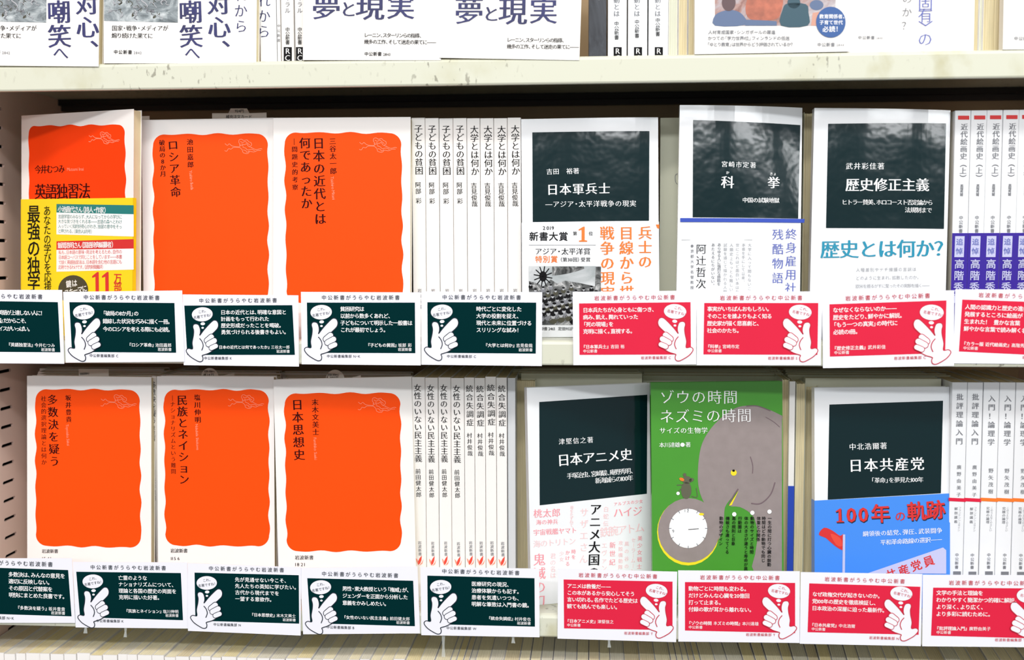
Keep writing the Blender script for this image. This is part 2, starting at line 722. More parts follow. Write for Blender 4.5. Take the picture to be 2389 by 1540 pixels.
def wavy(sh, part, c, m, k=1, amp=0.75, r=9.5):
    """The rounded panel with a rippled outline, from four photograph corners."""
    c = [sh.uv(*p) for p in c]
    wt, hl = np.linalg.norm(c[1] - c[0]), np.linalg.norm(c[3] - c[0])
    pts = []
    w, h = wt, hl
    segs = [((r, 0), (w - r, 0), 'l'), ((w - r, r), (-90, 0), 'a'), ((w, r), (w, h - r), 'l'), ((w - r, h - r), (0, 90), 'a'),
            ((w - r, h), (r, h), 'l'), ((r, h - r), (90, 180), 'a'), ((0, h - r), (0, r), 'l'), ((r, r), (180, 270), 'a')]
    for a, b, t in segs:
        if t == 'l':
            L = math.hypot(b[0] - a[0], b[1] - a[1])
            nw = max(2, round(L / 24))
            d = ((b[0] - a[0]) / L, (b[1] - a[1]) / L)
            nn = nw * 8
            for i in range(nn):
                s = i / nn
                off = -amp * math.sin(2 * math.pi * nw * s) * (0.8 + 0.3 * math.sin(7 * s + L))
                pts.append((a[0] + d[0] * L * s + d[1] * off, a[1] + d[1] * L * s - d[0] * off))
        else:
            for i in range(8):
                an = math.radians(b[0] + (b[1] - b[0]) * i / 8)
                pts.append((a[0] + r * math.cos(an), a[1] + r * math.sin(an)))
    uv = []
    for x, y in pts:
        s, t = x / w, y / h
        q = (c[0] * (1 - s) + c[1] * s) * (1 - t) + (c[3] * (1 - s) + c[2] * s) * t
        uv.append((float(q[0]), float(q[1])))
    sh.poly_uv(part, uv, m, k)


def emblem(sh, part, ox, oy, sc, m, k=2):
    """The line drawing of a wind-blown head in the panel's corner; template units are 1/3.35 pixel."""
    T = lambda pts: [(ox + (x - 755) * sc, oy + (y - 285) * sc) for x, y in pts]
    for pts in ([(755, 320), (775, 335), (790, 322), (810, 338), (835, 345), (872, 348)],
                [(752, 378), (770, 382), (785, 362), (805, 366), (825, 352), (872, 352)],
                [(872, 350), (880, 330), (868, 310), (872, 290), (890, 285), (910, 295), (935, 290), (950, 305), (970, 315), (972, 335), (958, 345), (985, 360), (1012, 370), (1045, 362), (1060, 366)],
                [(872, 350), (895, 370), (905, 395), (940, 402), (960, 385), (990, 390), (1020, 378), (1050, 376)],
                [(880, 302), (900, 312), (920, 303), (940, 318), (958, 332)],
                [(890, 322), (915, 330), (932, 322), (950, 345), (975, 352)],
                [(900, 350), (925, 358), (940, 372), (975, 368), (1000, 380)],
                [(905, 372), (925, 378), (935, 392), (955, 380)],
                [(872, 330), (886, 338), (896, 332), (905, 345)]):
        sh.line(part, T(pts), 0.9, m, k, 4)


def orange_book(name, label, TL, TR, BL, Y, row, panel, pale, title, emb, group='orange panelled paperbacks facing out', num=None, lean=0.05, Ytr=None, deep=False):
    root, sh, w, h = face_book(name, label, group, TL, TR, BL, Y, row, Ytr, lean)
    p = Part()
    wavy(sh, p, panel, ORANGE_DEEP if deep else ORANGE)
    p.build('colour_panel', root)
    p = Part()
    for t in title:
        sh.v(p, t[0], *t[1:5], INK_MAROON, t[6] if len(t) > 6 else 'minchob', t[5])
    p.build('title_lettering', root)
    p = Part()
    emblem(sh, p, *emb, INK_PALE_PINK)
    p.build('emblem_drawing', root)
    p = Part()
    for t in pale:
        sh.h(p, *t[:5], INK_PALE_PINK, 'thin', t[5])
    p.build('author_roman_lettering', root)
    if num:
        p = Part()
        sh.h(p, num[0], *num[1:5], INK, 'mincho', num[5])
        sh.h(p, num[6], *num[7:11], INK, 'mincho', num[11])
        p.build('series_lettering', root)
    return root, sh, w, h


ORD = ['first', 'second', 'third', 'fourth', 'fifth', 'sixth', 'seventh', 'eighth', 'ninth', 'tenth', 'eleventh', 'twelfth']


def spine_mesh(t, h, depth, cover, pages, top=CREAM_TOP):
    """Cover wrapped around a page block, spine forward, slightly rounded."""
    p = Part()
    prof = [(0.35, 0), (t - 0.35, 0), (t - .08, .3), (t, .9), (t, depth), (t - .35, depth), (t - .35, 1.1), (.35, 1.1), (.35, depth), (0, depth), (0, .9), (.08, .3)]
    n = len(prof)
    vs = [(x, y, z) for z in (0, h) for x, y in prof]
    fs = [(j, (j + 1) % n, (j + 1) % n + n, j + n) for j in range(n)]
    k = n
    fs += [(k + 11, k + 0, k + 1, k + 2, k + 3, k + 6, k + 7, k + 10), (k + 3, k + 4, k + 5, k + 6), (k + 7, k + 8, k + 9, k + 10)]
    p.add(vs, fs, cover)
    q = Part()
    q.box(.36, t - .36, 1.1, depth - .6, .8, h - .6, pages)
    # the page block's top shows separate leaves: a few raised signatures
    r = random.Random(int(t * 100))
    x = .5
    while x < t - 1.4:
        ww = r.uniform(.8, 1.6)
        q.box(x, min(x + ww, t - .5), 1.3, depth - .8 - r.random(), h - .7, h - .6 + r.uniform(.03, .3), top)
        x += ww + .15
    return p, q


def spine_book(name, label, group, xl, xr, ytop, Y, row, h=None, depth=105.0, cover=WHITE):
    a, b = at(xl, ytop, Y), at(xr, ytop, Y)
    t = float(b[0] - a[0]) - 0.26
    z0 = SHELF_TOP[row]
    h = (a[2] - z0) if h is None else h
    sh = Sheet(np.array([a[0], Y, z0]), np.array([1.0, 0, 0]), np.array([0, 0, 1.0]))
    root = empty(name)
    root.matrix_world = sh.matrix()
    tag(root, label, 'book', group)
    p, q = spine_mesh(t, h, depth, cover, CREAM)
    p.build('cover', root)
    q.build('page_block', root)
    return root, sh, t, h


def fore_edge_book(name, label, group, xl, xr, ytop, Y, row, depth=100.0, pages=CREAM, cover=WHITE):
    """A book standing with its page edges to the front."""
    a, b = at(xl, ytop, Y), at(xr, ytop, Y)
    t = float(b[0] - a[0]) - 0.1
    z0 = SHELF_TOP[row]
    h = a[2] - z0
    root = empty(name, (a[0], Y, z0))
    tag(root, label, 'book', group)
    p = Part()
    p.box(0, .35, 0, depth, 0, h, cover)
    p.box(t - .35, t, 0, depth, 0, h, cover)
    p.box(.35, t - .35, depth - .4, depth, 0, h, cover)
    p.build('cover', root)
    p = Part()
    n = max(2, int(t / 1.6))
    r = random.Random(int(xl))
    for i in range(n):
        x0 = .36 + (t - .72) * i / n
        p.box(x0, x0 + (t - .72) / n * .96, .5 + r.uniform(0, .7), depth - .4, .6, h - .7 - r.uniform(0, .5), pages)
    p.build('page_block', root)
    return root


def backing_book(label, group, xl, xr, Y, row, ztop, thick=11.0, cover=WHITE, name='paperback'):
    """A book hidden behind a face-out one, of which the top edge shows."""
    a, b = at(xl, 500, Y), at(xr, 500, Y)
    w = float(b[0] - a[0])
    z0 = SHELF_TOP[row]
    root = empty(name, (a[0], Y, z0))
    tag(root, label, 'book', group)
    h = ztop - z0
    p = Part()
    p.box(0, w, 0, .35, 0, h, cover)
    p.box(0, w, thick - .35, thick, 0, h, cover)
    p.box(0, .35, .35, thick - .35, 0, h, cover)
    p.build('cover', root)
    p = Part()
    p.box(.35, w - .6, .35, thick - .35, .6, h - .7, CREAM_TOP)
    p.build('page_block', root)
    return root


# ================================================================== ROW 1
EP = 1 / 3.35
# --- the yellow-banded book at the left, turned towards the middle
g1 = 'orange panelled paperbacks facing out'
TL, TR, BL = (50, 270), (312, 258), (53, 680)
root, sh, w, h = face_book('paperback', 'orange panelled paperback wrapped in a yellow paper band, beside the slotted panel', None, TL, TR, BL, 66, 1, Ytr=16, lean=0.03)
p = Part()
wavy(sh, p, [(67, 294), (291, 291), (297, 700), (70, 700)], ORANGE_DEEP, r=7)
p.build('colour_panel', root)
p = Part()
sh.h(p, '今井むつみ', 82, 396, 151, 394, INK_MAROON, 'minchob', 15)
sh.h(p, '英語独習法', 82, 448, 211, 446, INK_MAROON, 'minchob', 27)
p.build('title_lettering', root)
p = Part()
sh.h(p, 'Mutsumi Imai', 157, 395, 196, 394, INK_PALE_PINK, 'thin', 8)
p.build('author_roman_lettering', root)
p = Part()
emblem(sh, p, 208, 308, 0.235, INK_PALE_PINK)
p.build('emblem_drawing', root)
band = Part()
bu = sh.uv(53, 465)[1]
band.box(-.35, w + .35, -.45, .0, 0, bu, YELLOW)
band.box(-.4, 0, -.45, 9.4, 0, bu, YELLOW)
band.box(w, w + .4, -.45, 3, 0, bu, YELLOW)
bo = band.build('paper_band', root)
p = Part()
K = 5
sh.quad(p, [(133, 476), (313, 479), (313, 500), (133, 496)], TEAL, K)
sh.quad(p, [(133, 496), (313, 500), (313, 552), (133, 547)], INK_WHITE, K)
sh.quad(p, [(133, 563), (313, 558), (313, 580), (133, 583)], INK_RED, K)
sh.quad(p, [(133, 583), (313, 580), (313, 629), (133, 634)], INK_WHITE, K)
sh.ellipse(p, 172, 676, 35, 34, OLIVE, K)
p.build('printed_boxes', bo)
p = Part()
sh.v(p, '最強の独学', 80, 480, 80, 680, INK, 'bold', 31, K + 1)
sh.v(p, 'あなたの学びを応援', 111, 481, 113, 680, INK, 'gothic', 18, K + 1)
sh.h(p, '小池昌代さん（詩人・作家）', 137, 488, 250, 491, INK_WHITE, 'bold', 11, K + 1)
for i, s in enumerate(['言語学習のみならず、大人になってからの学びに', '大きな気づきをくれる本――言語の森へとわけ', '入っていく知的好奇心がわき、独習の意中をそっ', 'と押される。（東京人5月号）']):
    sh.h(p, s, 137, 505.5 + i * 11.2, 286 if i < 3 else 217, 506.5 + i * 11.4, TEAL, 'thin', 7.4, K + 1)
sh.h(p, '飯間浩明さん（国語辞典編纂者）', 137, 573, 267, 571, INK_WHITE, 'bold', 11, K + 1)
for i, s in enumerate(['私も、日本語の意味・用法を考えるため、自作の', '日本語コーパスで同じことをしています――本書', 'で説く英語独習法は、日本語を含む他の言語にも', '応用できるわけです。（読売新聞書評）']):
    sh.h(p, s, 138, 589 + i * 11.6, 286 if i < 3 else 243, 587.5 + i * 11.8, INK_RED, 'thin', 7.4, K + 1)
sh.h(p, '鍵は', 155, 664, 182, 660, INK_WHITE, 'bold', 13, K + 1)
sh.h(p, 'スキーマに', 152, 684, 204, 672, INK_WHITE, 'bold', 12, K + 1)
sh.h(p, '\ue001\ue001', 216, 660, 262, 660, INK_RED, 'heavy', 54, K + 1)
sh.v(p, '万部', 276, 640, 276, 680, INK_RED, 'bold', 19, K + 1)
p.build('band_lettering', bo)

# --- the plain orange one
orange_book('paperback', 'orange panelled paperback with a price slip rising behind its top edge, upper row', (330, 280), (638, 281), (343, 690), 38, 1,
            [(357, 314), (625, 312), (626, 706), (360, 706)],
            [('Yoshiro Ikeda', 445, 398, 449, 443, 10)],
            [('ロシア革命', 403, 325, 411, 462, 25), ('池田嘉郎', 443, 323, 445, 393, 15), ('破局の8か月', 378, 326, 381, 413, 14)],
            (525, 325, .285), g1)
orange_book('paperback', 'orange panelled paperback with a two column title, beside the upper white spines', (638, 275), (958, 283), (650, 690), 34, 1,
            [(664, 309), (936, 311), (940, 706), (669, 706)],
            [('Taichiro Mitani', 775, 412, 779, 466, 10)],
            [('日本の近代とは', 743, 320, 748, 526, 28), ('何であったか', 711, 320, 716, 489, 27), ('三谷太一郎', 776, 321, 778, 408, 16), ('―問題史的考察', 687, 322, 689, 446, 14)],
            (839, 322, .285), g1)
# books standing behind those
fore_edge_book('paperback', 'narrow run of cream page edges between the yellow-banded and plain orange books', None, 311, 333, 277, 58, 1, cover=PAPER_BACK)
backing_book('paperback behind the upper plain orange book, its corner just showing', None, 345, 640, 62, 1, 199)
backing_book('paperback behind the two column orange book, almost fully covered', None, 650, 950, 60, 1, 198)

# order slips
def slip(label, xl, xr, yt, yb, Y, texts, tab=None, dome=None):
    a, b = at(xl, yb, Y), at(xr, yb, Y)
    top = at(xl, yt, Y)[2]
    sh = Sheet(np.array([a[0], Y, a[2] - 40]), np.array([1.0, 0, 0]), np.array([0, 0, 1.0]))
    root = empty('order_slip')
    root.matrix_world = sh.matrix()
    tag(root, label, 'paper slip')
    w, h = float(b[0] - a[0]), float(top - a[2] + 40)
    p = Part()
    if dome:
        cx, cy, r = dome
        c = sh.uv(cx, cy)
        rr = r * sh.mm(cx, cy)
        pts = [(0, 0), (w, 0), (w, h)]
        for i in range(13):
            an = math.pi * i / 12
            pts.append((c[0] + rr * math.cos(an), c[1] + rr * math.sin(an)))
        pts.append((0, h))
    elif tab:
        q = [sh.uv(x, y) for x, y in tab]
        pts = [(0, 0), (w, 0), (w, h)] + [tuple(x) for x in reversed(q)] + [(0, h)]
    else:
        pts = [(0, 0), (w, 0), (w, h), (0, h)]
    n = len(pts)
    tris = tessellate_polygon([[Vector((x, y, 0)) for x, y in pts]])
    vs = [(x, 0, y) for x, y in pts] + [(x, .25, y) for x, y in pts]
    fs = [tuple(t) for t in tris] + [tuple(i + n for i in reversed(t)) for t in tris] + [(i, (i + 1) % n, (i + 1) % n + n, i + n) for i in range(n)]
    p.add(vs, fs, mat('slip_paper', (222, 214, 202), .7))
    p.build('paper', root)
    p = Part()
    for t in texts:
        sh.h(p, *t[:5], INK, 'gothic', t[5])
    p.build('slip_lettering', root)
    return root


slip('price slip with a raised tab, reading 924円 and 補充注文カード, behind the plain orange book', 495, 622, 264, 282, 56,
     [('924円', 548, 259, 569, 259, 8.5), ('補充注文カード', 527, 272.5, 588, 272.5, 9)], [(533, 264), (538, 253), (576, 253), (582, 264)])
slip('blank grey slip corner right of the yellow-banded book', 313, 349, 271, 285, 52, [])

# --- eight white spines, upper row
def spines(xs, ytop, Y, row, sets, lab, group, pub=None, emb=False):
    for base, n, texts in sets:
        root, sh, t, h = spine_book('paperback', lab(base), group(base), xs[base], xs[base + 1], ytop[base], Y, row)
        p = Part()
        cx0 = (xs[base] + xs[base + 1]) / 2
        for s, y0, y1, sz, dx in texts:
            sh.v(p, s, cx0 + dx, y0, cx0 + dx + 2, y1, INK, 'mincho', sz)
        p.build('title_lettering', root)
        if pub:
            p = Part()
            sh.v(p, pub[0], cx0 + pub[3], pub[1], cx0 + pub[3] + 1, pub[2], INK_GREY if pub[0] != '岩' else INK, 'mincho', pub[4])
            p.build('publisher_lettering', root)
        if emb:
            p = Part()
            x, y = cx0 + 3, 1310
            sh.poly(p, [(x - 3, y + 8), (x - 4, y), (x, y - 8), (x + 5, y - 14), (x + 4, y - 3), (x + 1, y + 4)], ROSE_BASE, 2)
            sh.poly(p, [(x - 3, y + 9), (x - 7, y), (x - 9, y - 8), (x - 5, y - 4)], INK_PALE_PINK, 3)
            sh.poly(p, [(x - 1, y + 9), (x + 5, y + 2), (x + 9, y - 6), (x + 6, y + 5)], INK_PALE_PINK, 3)
            p.build('emblem_drawing', root)
        tk = (at(xs[base + 1], ytop[base], Y)[0] - at(xs[base], ytop[base], Y)[0])
        for i in range(1, n):
            c = copy_tree(root)
            q = at(xs[base + i], ytop[base + i], Y)
            t2 = at(xs[base + i + 1], ytop[base + i], Y)[0] - q[0]
            c.location = (q[0] * S, c.location[1] + random.Random(base * 7 + i).uniform(-.8, .8) * S, c.location[2])
            c.scale = ((t2 - .26) / (tk - .26), 1, (q[2] - SHELF_TOP[row]) / h)
            c['label'] = lab(base + i)
            c['group'] = group(base + i)


XS1 = [960, 992, 1024, 1057, 1089, 1120, 1152, 1184, 1216]
spines(XS1, [275, 276, 276, 276, 276, 276, 276, 275], 40, 1,
       [(0, 4, [('子どもの貧困', 291, 408, 20, 0), ('阿部 彩', 424, 476, 14, -1)]),
        (4, 4, [('大学とは何か', 293, 410, 20, 2), ('吉見俊哉', 426, 483, 14.5, 1)])],
       lambda i: ('%s of four upper white spines reading 子どもの貧困, counted from the orange books' if i < 4 else '%s of four upper white spines reading 大学とは何か, ending at the dark green cover') % ORD[i % 4],
       lambda i: 'upper row white spines reading 子どもの貧困' if i < 4 else 'upper row white spines reading 大学とは何か',
       ('岩波新書', 672, 722, 3, 10))

# --- glossy dark green panelled books, upper row
gG = 'dark green panelled paperbacks facing out'


def bendR(w, amt, pw=3.0, lo=0.0):
    return lambda u, z: amt * max(0.0, min(1.15, u / w)) ** pw + lo * math.sin(max(0, min(1, u / w)) * math.pi) * -1


def gloss_book(label, TL, TR, BL, Y, row, panel, warp, white=(), lean=.05, Ytr=None, cover=WHITE_GLOSS):
    root, sh, w, h = face_book('paperback', label, gG, TL, TR, BL, Y, row, Ytr, lean, warp=warp, cover=cover)
    p = Part()
    sh.quad(p, panel, CHALK_GREEN)
    p.build('colour_panel', root)
    p = Part()
    for t in white:
        sh.h(p, *t[:5], INK_WHITE, t[6] if len(t) > 6 else ('minchob' if t[5] > 20 else 'mincho'), t[5])
    p.build('title_lettering', root)
    return root, sh, w, h


def paper_band(sh, root, w, pxs, m, K=3, label=None, warp=None):
    """A paper band round the lower cover; its upper edge is at the given pixel."""
    bu = sh.uv(*pxs)[1]
    p = Part()
    p.slab(-.3, w + .3, -.45, -.1, 0.2, bu, m, warp)
    p.box(-.35, -.05, -.45, 9.2, 0.2, bu, m)
    return p.build('paper_band', root)


wp = bendR(112, 4, 4)
root, sh, w, h = gloss_book('glossy dark green panelled paperback with orange lettering and soldiers photo on its band', (1216, 278), (1536, 272), (1219, 690), 40, 1,
                            [(1242, 309), (1515, 306), (1514, 515), (1243, 518)], wp,
                            [('吉田　裕著', 1274, 401, 1352, 399, 15, 'mincho'), ('日本軍兵士', 1274, 443, 1425, 440, 28), ('―アジア・太平洋戦争の現実', 1272, 477, 1485, 475, 16)])
band = paper_band(sh, root, w, (1219, 520), WHITE_GLOSS, warp=wp)
K = 6
p = Part()
sh.h(p, '2019', 1265, 532, 1294, 532, INK, 'mincho', 12, K)
sh.h(p, '新書大賞', 1234, 552, 1326, 552, INK, 'bold', 22, K)
sh.h(p, '第', 1336, 545, 1347, 545, INK, 'mincho', 10, K)
sh.h(p, '位', 1373, 545, 1384, 545, INK, 'mincho', 10, K)
sh.line(p, [(1234, 572), (1390, 572)], .8, INK_GREY, K)
sh.h(p, 'アジア・太平洋賞', 1248, 587, 1378, 587, INK, 'mincho', 17, K)
sh.h(p, '（第30回）受賞', 1305, 606, 1378, 606, INK, 'mincho', 11, K)
sh.h(p, '中公新書 2465', 1247, 767, 1295, 767, INK, 'gothic', 9, K)
sh.h(p, '定価902円', 1302, 767, 1341, 767, INK, 'gothic', 9, K)
p.build('band_lettering', band)
p = Part()
sh.h(p, '\ue001', 1350, 546, 1370, 546, INK_ORANGE, 'heavy', 50, K)
sh.h(p, '特別賞', 1248, 605, 1302, 605, INK_ORANGE, 'bold', 17, K)
sh.v(p, '兵士の', 1505, 527, 1505, 628, INK_ORANGE, 'minchob', 33, K)
sh.v(p, '目線から描く', 1461, 527, 1463, 735, INK_ORANGE, 'minchob', 34, K)
sh.v(p, '戦争の現実', 1416, 527, 1418, 702, INK_ORANGE, 'minchob', 34, K)
sh.poly(p, [(1530, 524), (1538, 524), (1538, 534), (1533, 532)], INK_ORANGE, K)
p.build('orange_lettering', band)
p = Part()
sh.quad(p, [(1234, 622), (1402, 622), (1402, 758), (1234, 758)], PH_MONO, K)
sh.poly(p, [(1234, 621), (1390, 621), (1388, 668), (1350, 660), (1318, 655), (1300, 662), (1285, 652), (1268, 668), (1250, 660), (1234, 656)], PH_SKY, K + 1)
sh.ellipse(p, 1267, 645, 9, 12, INK, K + 2)
for a in range(12):
    an = math.radians(a * 30 + 10)
    sh.line(p, [(1267, 645), (1267 + 22 * math.cos(an), 645 + 24 * math.sin(an))], 2.4, INK, K + 2)
rr = random.Random(5)
for i in range(64):
    y = 664 + 76 * (i / 64) ** .8
    x = 1238 + (i * 47.3) % 160
    s = 3.0 + (y - 655) / 24
    sh.ellipse(p, x, y + s * 1.5, s * 1.5, s * 1.3, [INK, INK_GREY, OLIVE][i % 3], K + 2, 0, 9)
    sh.ellipse(p, x, y, s * .75, s, INK_LGREY, K + 2.4, 0, 9)
    sh.ellipse(p, x, y - s * .55, s * .9, s * .55, INK, K + 2.8, 0, 9)
p.build('soldiers_photo', band)

# blank leaf and page edges between
root, sh, w, h = face_book('paperback', 'blank cream backed paperback with a tiny face doodle, peeping between two glossy covers', None, (1541, 275), (1850, 277), (1544, 690), 66, 1, lean=.03, cover=PAPER_BACK)
p = Part()
sh.line(p, [(1588, 405), (1577, 407), (1575, 417), (1578, 428), (1588, 432)], 1.2, INK_GREY, 2, 4)
sh.ellipse(p, 1584, 417, 2.2, 2.2, INK_GREY, 2, 0, 10)
p.build('doodle', root)
wp = lambda u, z: 15 * max(0, min(1.1, u / 112)) ** 2.2 * (0.35 + 0.65 * z / 190)
root, sh, w, h = gloss_book('tallest curled glossy dark green panelled paperback with a thin blue stripe', (1586, 245), (1878, 252), (1588, 690), 34, 1,
                            [(1617, 280), (1867, 292), (1862, 510), (1616, 507)], wp,
                            [('宮崎市定著', 1682, 383, 1765, 386, 15, 'mincho'), ('科', 1682, 425, 1713, 426, 31), ('挙', 1790, 426, 1820, 427, 29), ('か', 1692, 403, 1703, 403, 8), ('きょ', 1795, 406, 1812, 406, 8), ('中国の試験地獄', 1732, 467, 1818, 468, 13)])
p = Part()
sh.quad(p, [(1587, 509), (1877, 511), (1876, 520), (1587, 518)], INK_BLUE, 4)
sh.v(p, '終身雇用社会', 1846, 531, 1844, 720, INK_PALE_BLUE, 'mincho', 27)
sh.v(p, '残酷物語', 1815, 531, 1814, 666, INK_PALE_BLUE, 'mincho', 27)
sh.line(p, [(1590, 560), (1755, 560)], .8, INK_GREY)
sh.v(p, '阿辻哲次', 1636, 568, 1635, 676, INK, 'serifthin', 25)
sh.v(p, '●京都大学名誉教授、中国文化史', 1615, 568, 1614, 745, INK_GREY, 'gothic', 8.5)
for i, s in enumerate(['大学に入って間もないころ、知った', '本書を手にして以来、', '世にこれほど面白い本はないと思う', '人類史上もっとも難しいとされた', '試験を通じて描かれる人間ドラマは', 'あらゆる人に強烈な感銘を', 'あたえるにちがいない。']):
    n = 155 if len(s) > 12 else (100 if len(s) > 10 else 92)
    sh.v(p, s, 1749 - i * 14.2, 567, 1748 - i * 14.2, 567 + n * (1 if len(s) < 16 else 1.02), INK_LGREY if i < 5 else INK_GREY, 'mincho', 9)
p.build('cover_lettering', root)
fore_edge_book('paperback', 'strip of cream page edges right of the tallest curled cover', None, 1876, 1902, 262, 58, 1, cover=PAPER_BACK)

wp = bendR(110, 7, 3)
root, sh, w, h = gloss_book('dark green panelled paperback with a large cyan headline, beside the indigo-banded spines', (1900, 252), (2224, 255), (1891, 690), 36, 1,
                            [(1932, 289), (2207, 288), (2202, 534), (1927, 532)], wp,
                            [('武井彩佳著', 1972, 388, 2064, 388, 17, 'mincho'), ('歴史修正主義', 1972, 432, 2168, 432, 33), ('ヒトラー賛美、ホロコースト否定論から', 1964, 472, 2176, 473, 14), ('法規制まで', 2111, 490, 2174, 491, 14)])
p = Part()
sh.h(p, '歴史とは何か？', 1914, 583, 2222, 580, INK_CYAN, 'minchob', 46, 3)
for i, (s, x1) in enumerate((('人種差別やナチ擁護の言説は', 2138), ('どのように生まれ、拡散したのか。', 2145), ('欧米を揺るがすに至ったその実態を描く――', 2168))):
    sh.h(p, s, 1996, 630 + i * 19, x1, 628 + i * 19, INK_LGREY, 'gothic', 10, 3)
p.build('cover_lettering', root)

# --- indigo-banded spines, upper right
XI = [2228, 2266, 2303, 2341, 2378, 2415]
root = None
for i in range(5):
    lab = '%s of the indigo banded white spines at the right end of the upper row' % ORD[i]
    grp = 'indigo banded spines'
    if i == 0:
        root, sh, t, h0 = spine_book('paperback', lab, grp, XI[0] + .5, XI[1], 258, 38, 1, cover=WHITE_GLOSS)
        p = Part()
        sh.quad(p, [(2235, 270), (2261, 270), (2261, 279), (2235, 279)], INK_RED, 2)
        p.build('series_stripe', root)
        p = Part()
        sh.v(p, '近代絵画史（上）', 2250, 288, 2246, 424, INK_GREY, 'minchob', 17)
        sh.v(p, '高階秀爾', 2244, 430, 2243, 458, INK_GREY, 'bold', 8)
        sh.v(p, '中公新書', 2242, 503, 2241, 544, INK_GREY, 'bold', 10)
        p.build('title_lettering', root)
        q = Part()
        bu = sh.uv(2225, 544)[1]
        q.box(-.03, t + .03, -.35, 0, .2, bu, INDIGO)
        b = q.build('paper_band', root)
        p = Part()
        sh.quad(p, [(2228, 551), (2250, 551), (2248, 600), (2226, 600)], LAVENDER, 5)
        sh.v(p, '追悼', 2238.5, 554, 2237, 597, INK_PALE_BLUE, 'bold', 17, 6)
        sh.v(p, '高階秀爾', 2238, 603, 2234, 710, LAVENDER, 'bold', 24, 6)
        p.build('band_lettering', b)
    else:
        c = copy_tree(root)
        q = at(XI[i], 258, 38)
        c.location = (q[0] * S, c.location[1], c.location[2])
        c['label'] = lab

# ================================================================== ROW 2
orange_book('paperback', 'orange panelled paperback at the lower left, next to the slotted side panel', (63, 877), (353, 878), (60, 1320), 38, 2,
            [(83, 908), (326, 910), (329, 1278), (84, 1273)],
            [('Toyotaka Sakai', 157, 990, 160, 1040, 9)],
            [('多数決を疑う', 122, 919, 128, 1091, 25), ('坂井豊貴', 159, 920, 161, 987, 14), ('社会的選択理論とは何か', 102, 923, 103, 1086, 13, 'mincho')],
            (236, 921, .272), g1, ('岩波新書', 98, 1286, 136, 1286, 10, '1541', 98, 1303, 120, 1303, 10))
# its neighbour seen by its spine
root, sh, t, h = spine_book('paperback', 'thin white spine squeezed between two lower orange panelled books', None, 353, 365.5, 878, 44, 2)
p = Part()
sh.v(p, '多数決を疑う', 359, 890, 359, 990, INK, 'mincho', 17, wx=.55)
sh.v(p, '社会的選択理論とは何か', 359, 993, 360, 1102, INK, 'mincho', 10, wx=.6)
sh.v(p, '坂井豊貴', 360, 1115, 361, 1169, INK, 'mincho', 13, wx=.55)
sh.v(p, '岩波新書', 360.5, 1254, 361, 1292, INK, 'mincho', 9, wx=.5)
p.build('title_lettering', root)
p = Part()
sh.poly(p, [(358, 1296), (361, 1304), (364, 1297), (361, 1312)], INK_RED, 2)
p.build('emblem_drawing', root)
orange_book('paperback', 'orange panelled paperback in the lower row with 1156 printed at its foot', (366, 878), (639, 880), (370, 1310), 38, 2,
            [(383, 909), (627, 910), (628, 1275), (386, 1272)],
            [('Nobuhide Shiokawa', 459, 990, 462, 1050, 9)],
            [('民族とネイション', 425, 921, 430, 1132, 25), ('塩川伸明', 460, 919, 462, 988, 15), ('―ナショナリズムという難問', 403, 922, 405, 1107, 12.5, 'mincho')],
            (533, 921, .272), g1, ('岩波新書', 398, 1285, 438, 1285, 10.5, '1156', 398, 1303, 421, 1303, 10))
orange_book('paperback', 'orange panelled paperback in the lower row, touching the lower white spines', (638, 886), (960, 880), (650, 1320), 34, 2,
            [(664, 918), (934, 917), (936, 1286), (669, 1286)],
            [('Fumihiko Sueki', 735, 1021, 737, 1073, 9.5)],
            [('日本思想史', 693, 930, 699, 1076, 27), ('末木文美士', 735, 930, 737, 1017, 16)],
            (836, 928, .29), g1, ('岩波新書', 688, 1301, 732, 1301, 11, '1821', 688, 1317, 712, 1317, 11), Ytr=40)
XS2 = [960.5, 992, 1022, 1052, 1083, 1107, 1132, 1158, 1183]
spines(XS2, [880, 881, 881, 882, 881, 882, 879, 881], 40, 2,
       [(0, 4, [('女性のいない民主主義', 896, 1079, 18.5, -2), ('前田健太郎', 1093, 1161, 13, -1)]),
        (4, 4, [('統合失調症', 897, 996, 17.5, 0), ('村井俊哉', 1009, 1065, 13, 0)])],
       lambda i: ('%s of four lower white spines reading 女性のいない民主主義, counted from the orange books' if i < 4 else '%s of four narrow lower white spines reading 統合失調症, counted from the left') % ORD[i % 4],
       lambda i: 'lower row white spines reading 女性のいない民主主義' if i < 4 else 'lower row white spines reading 統合失調症',
       ('岩波新書', 1262, 1297, 3, 8.5), True)
spine_book('paperback', 'grey white blank spine right of the narrow lower white spines', None, 1184, 1203, 882, 42, 2, cover=mat('cover_grey', (214, 216, 218), .5))
fore_edge_book('paperback', 'cream page edges left of the tilted dark green panelled cover', None, 1203, 1250, 886, 62, 2, cover=PAPER_BACK)
backing_book('cream paperback whose top edge rises behind the tilted dark green cover', None, 1215, 1500, 70, 2, -14, cover=PAPER_BACK)

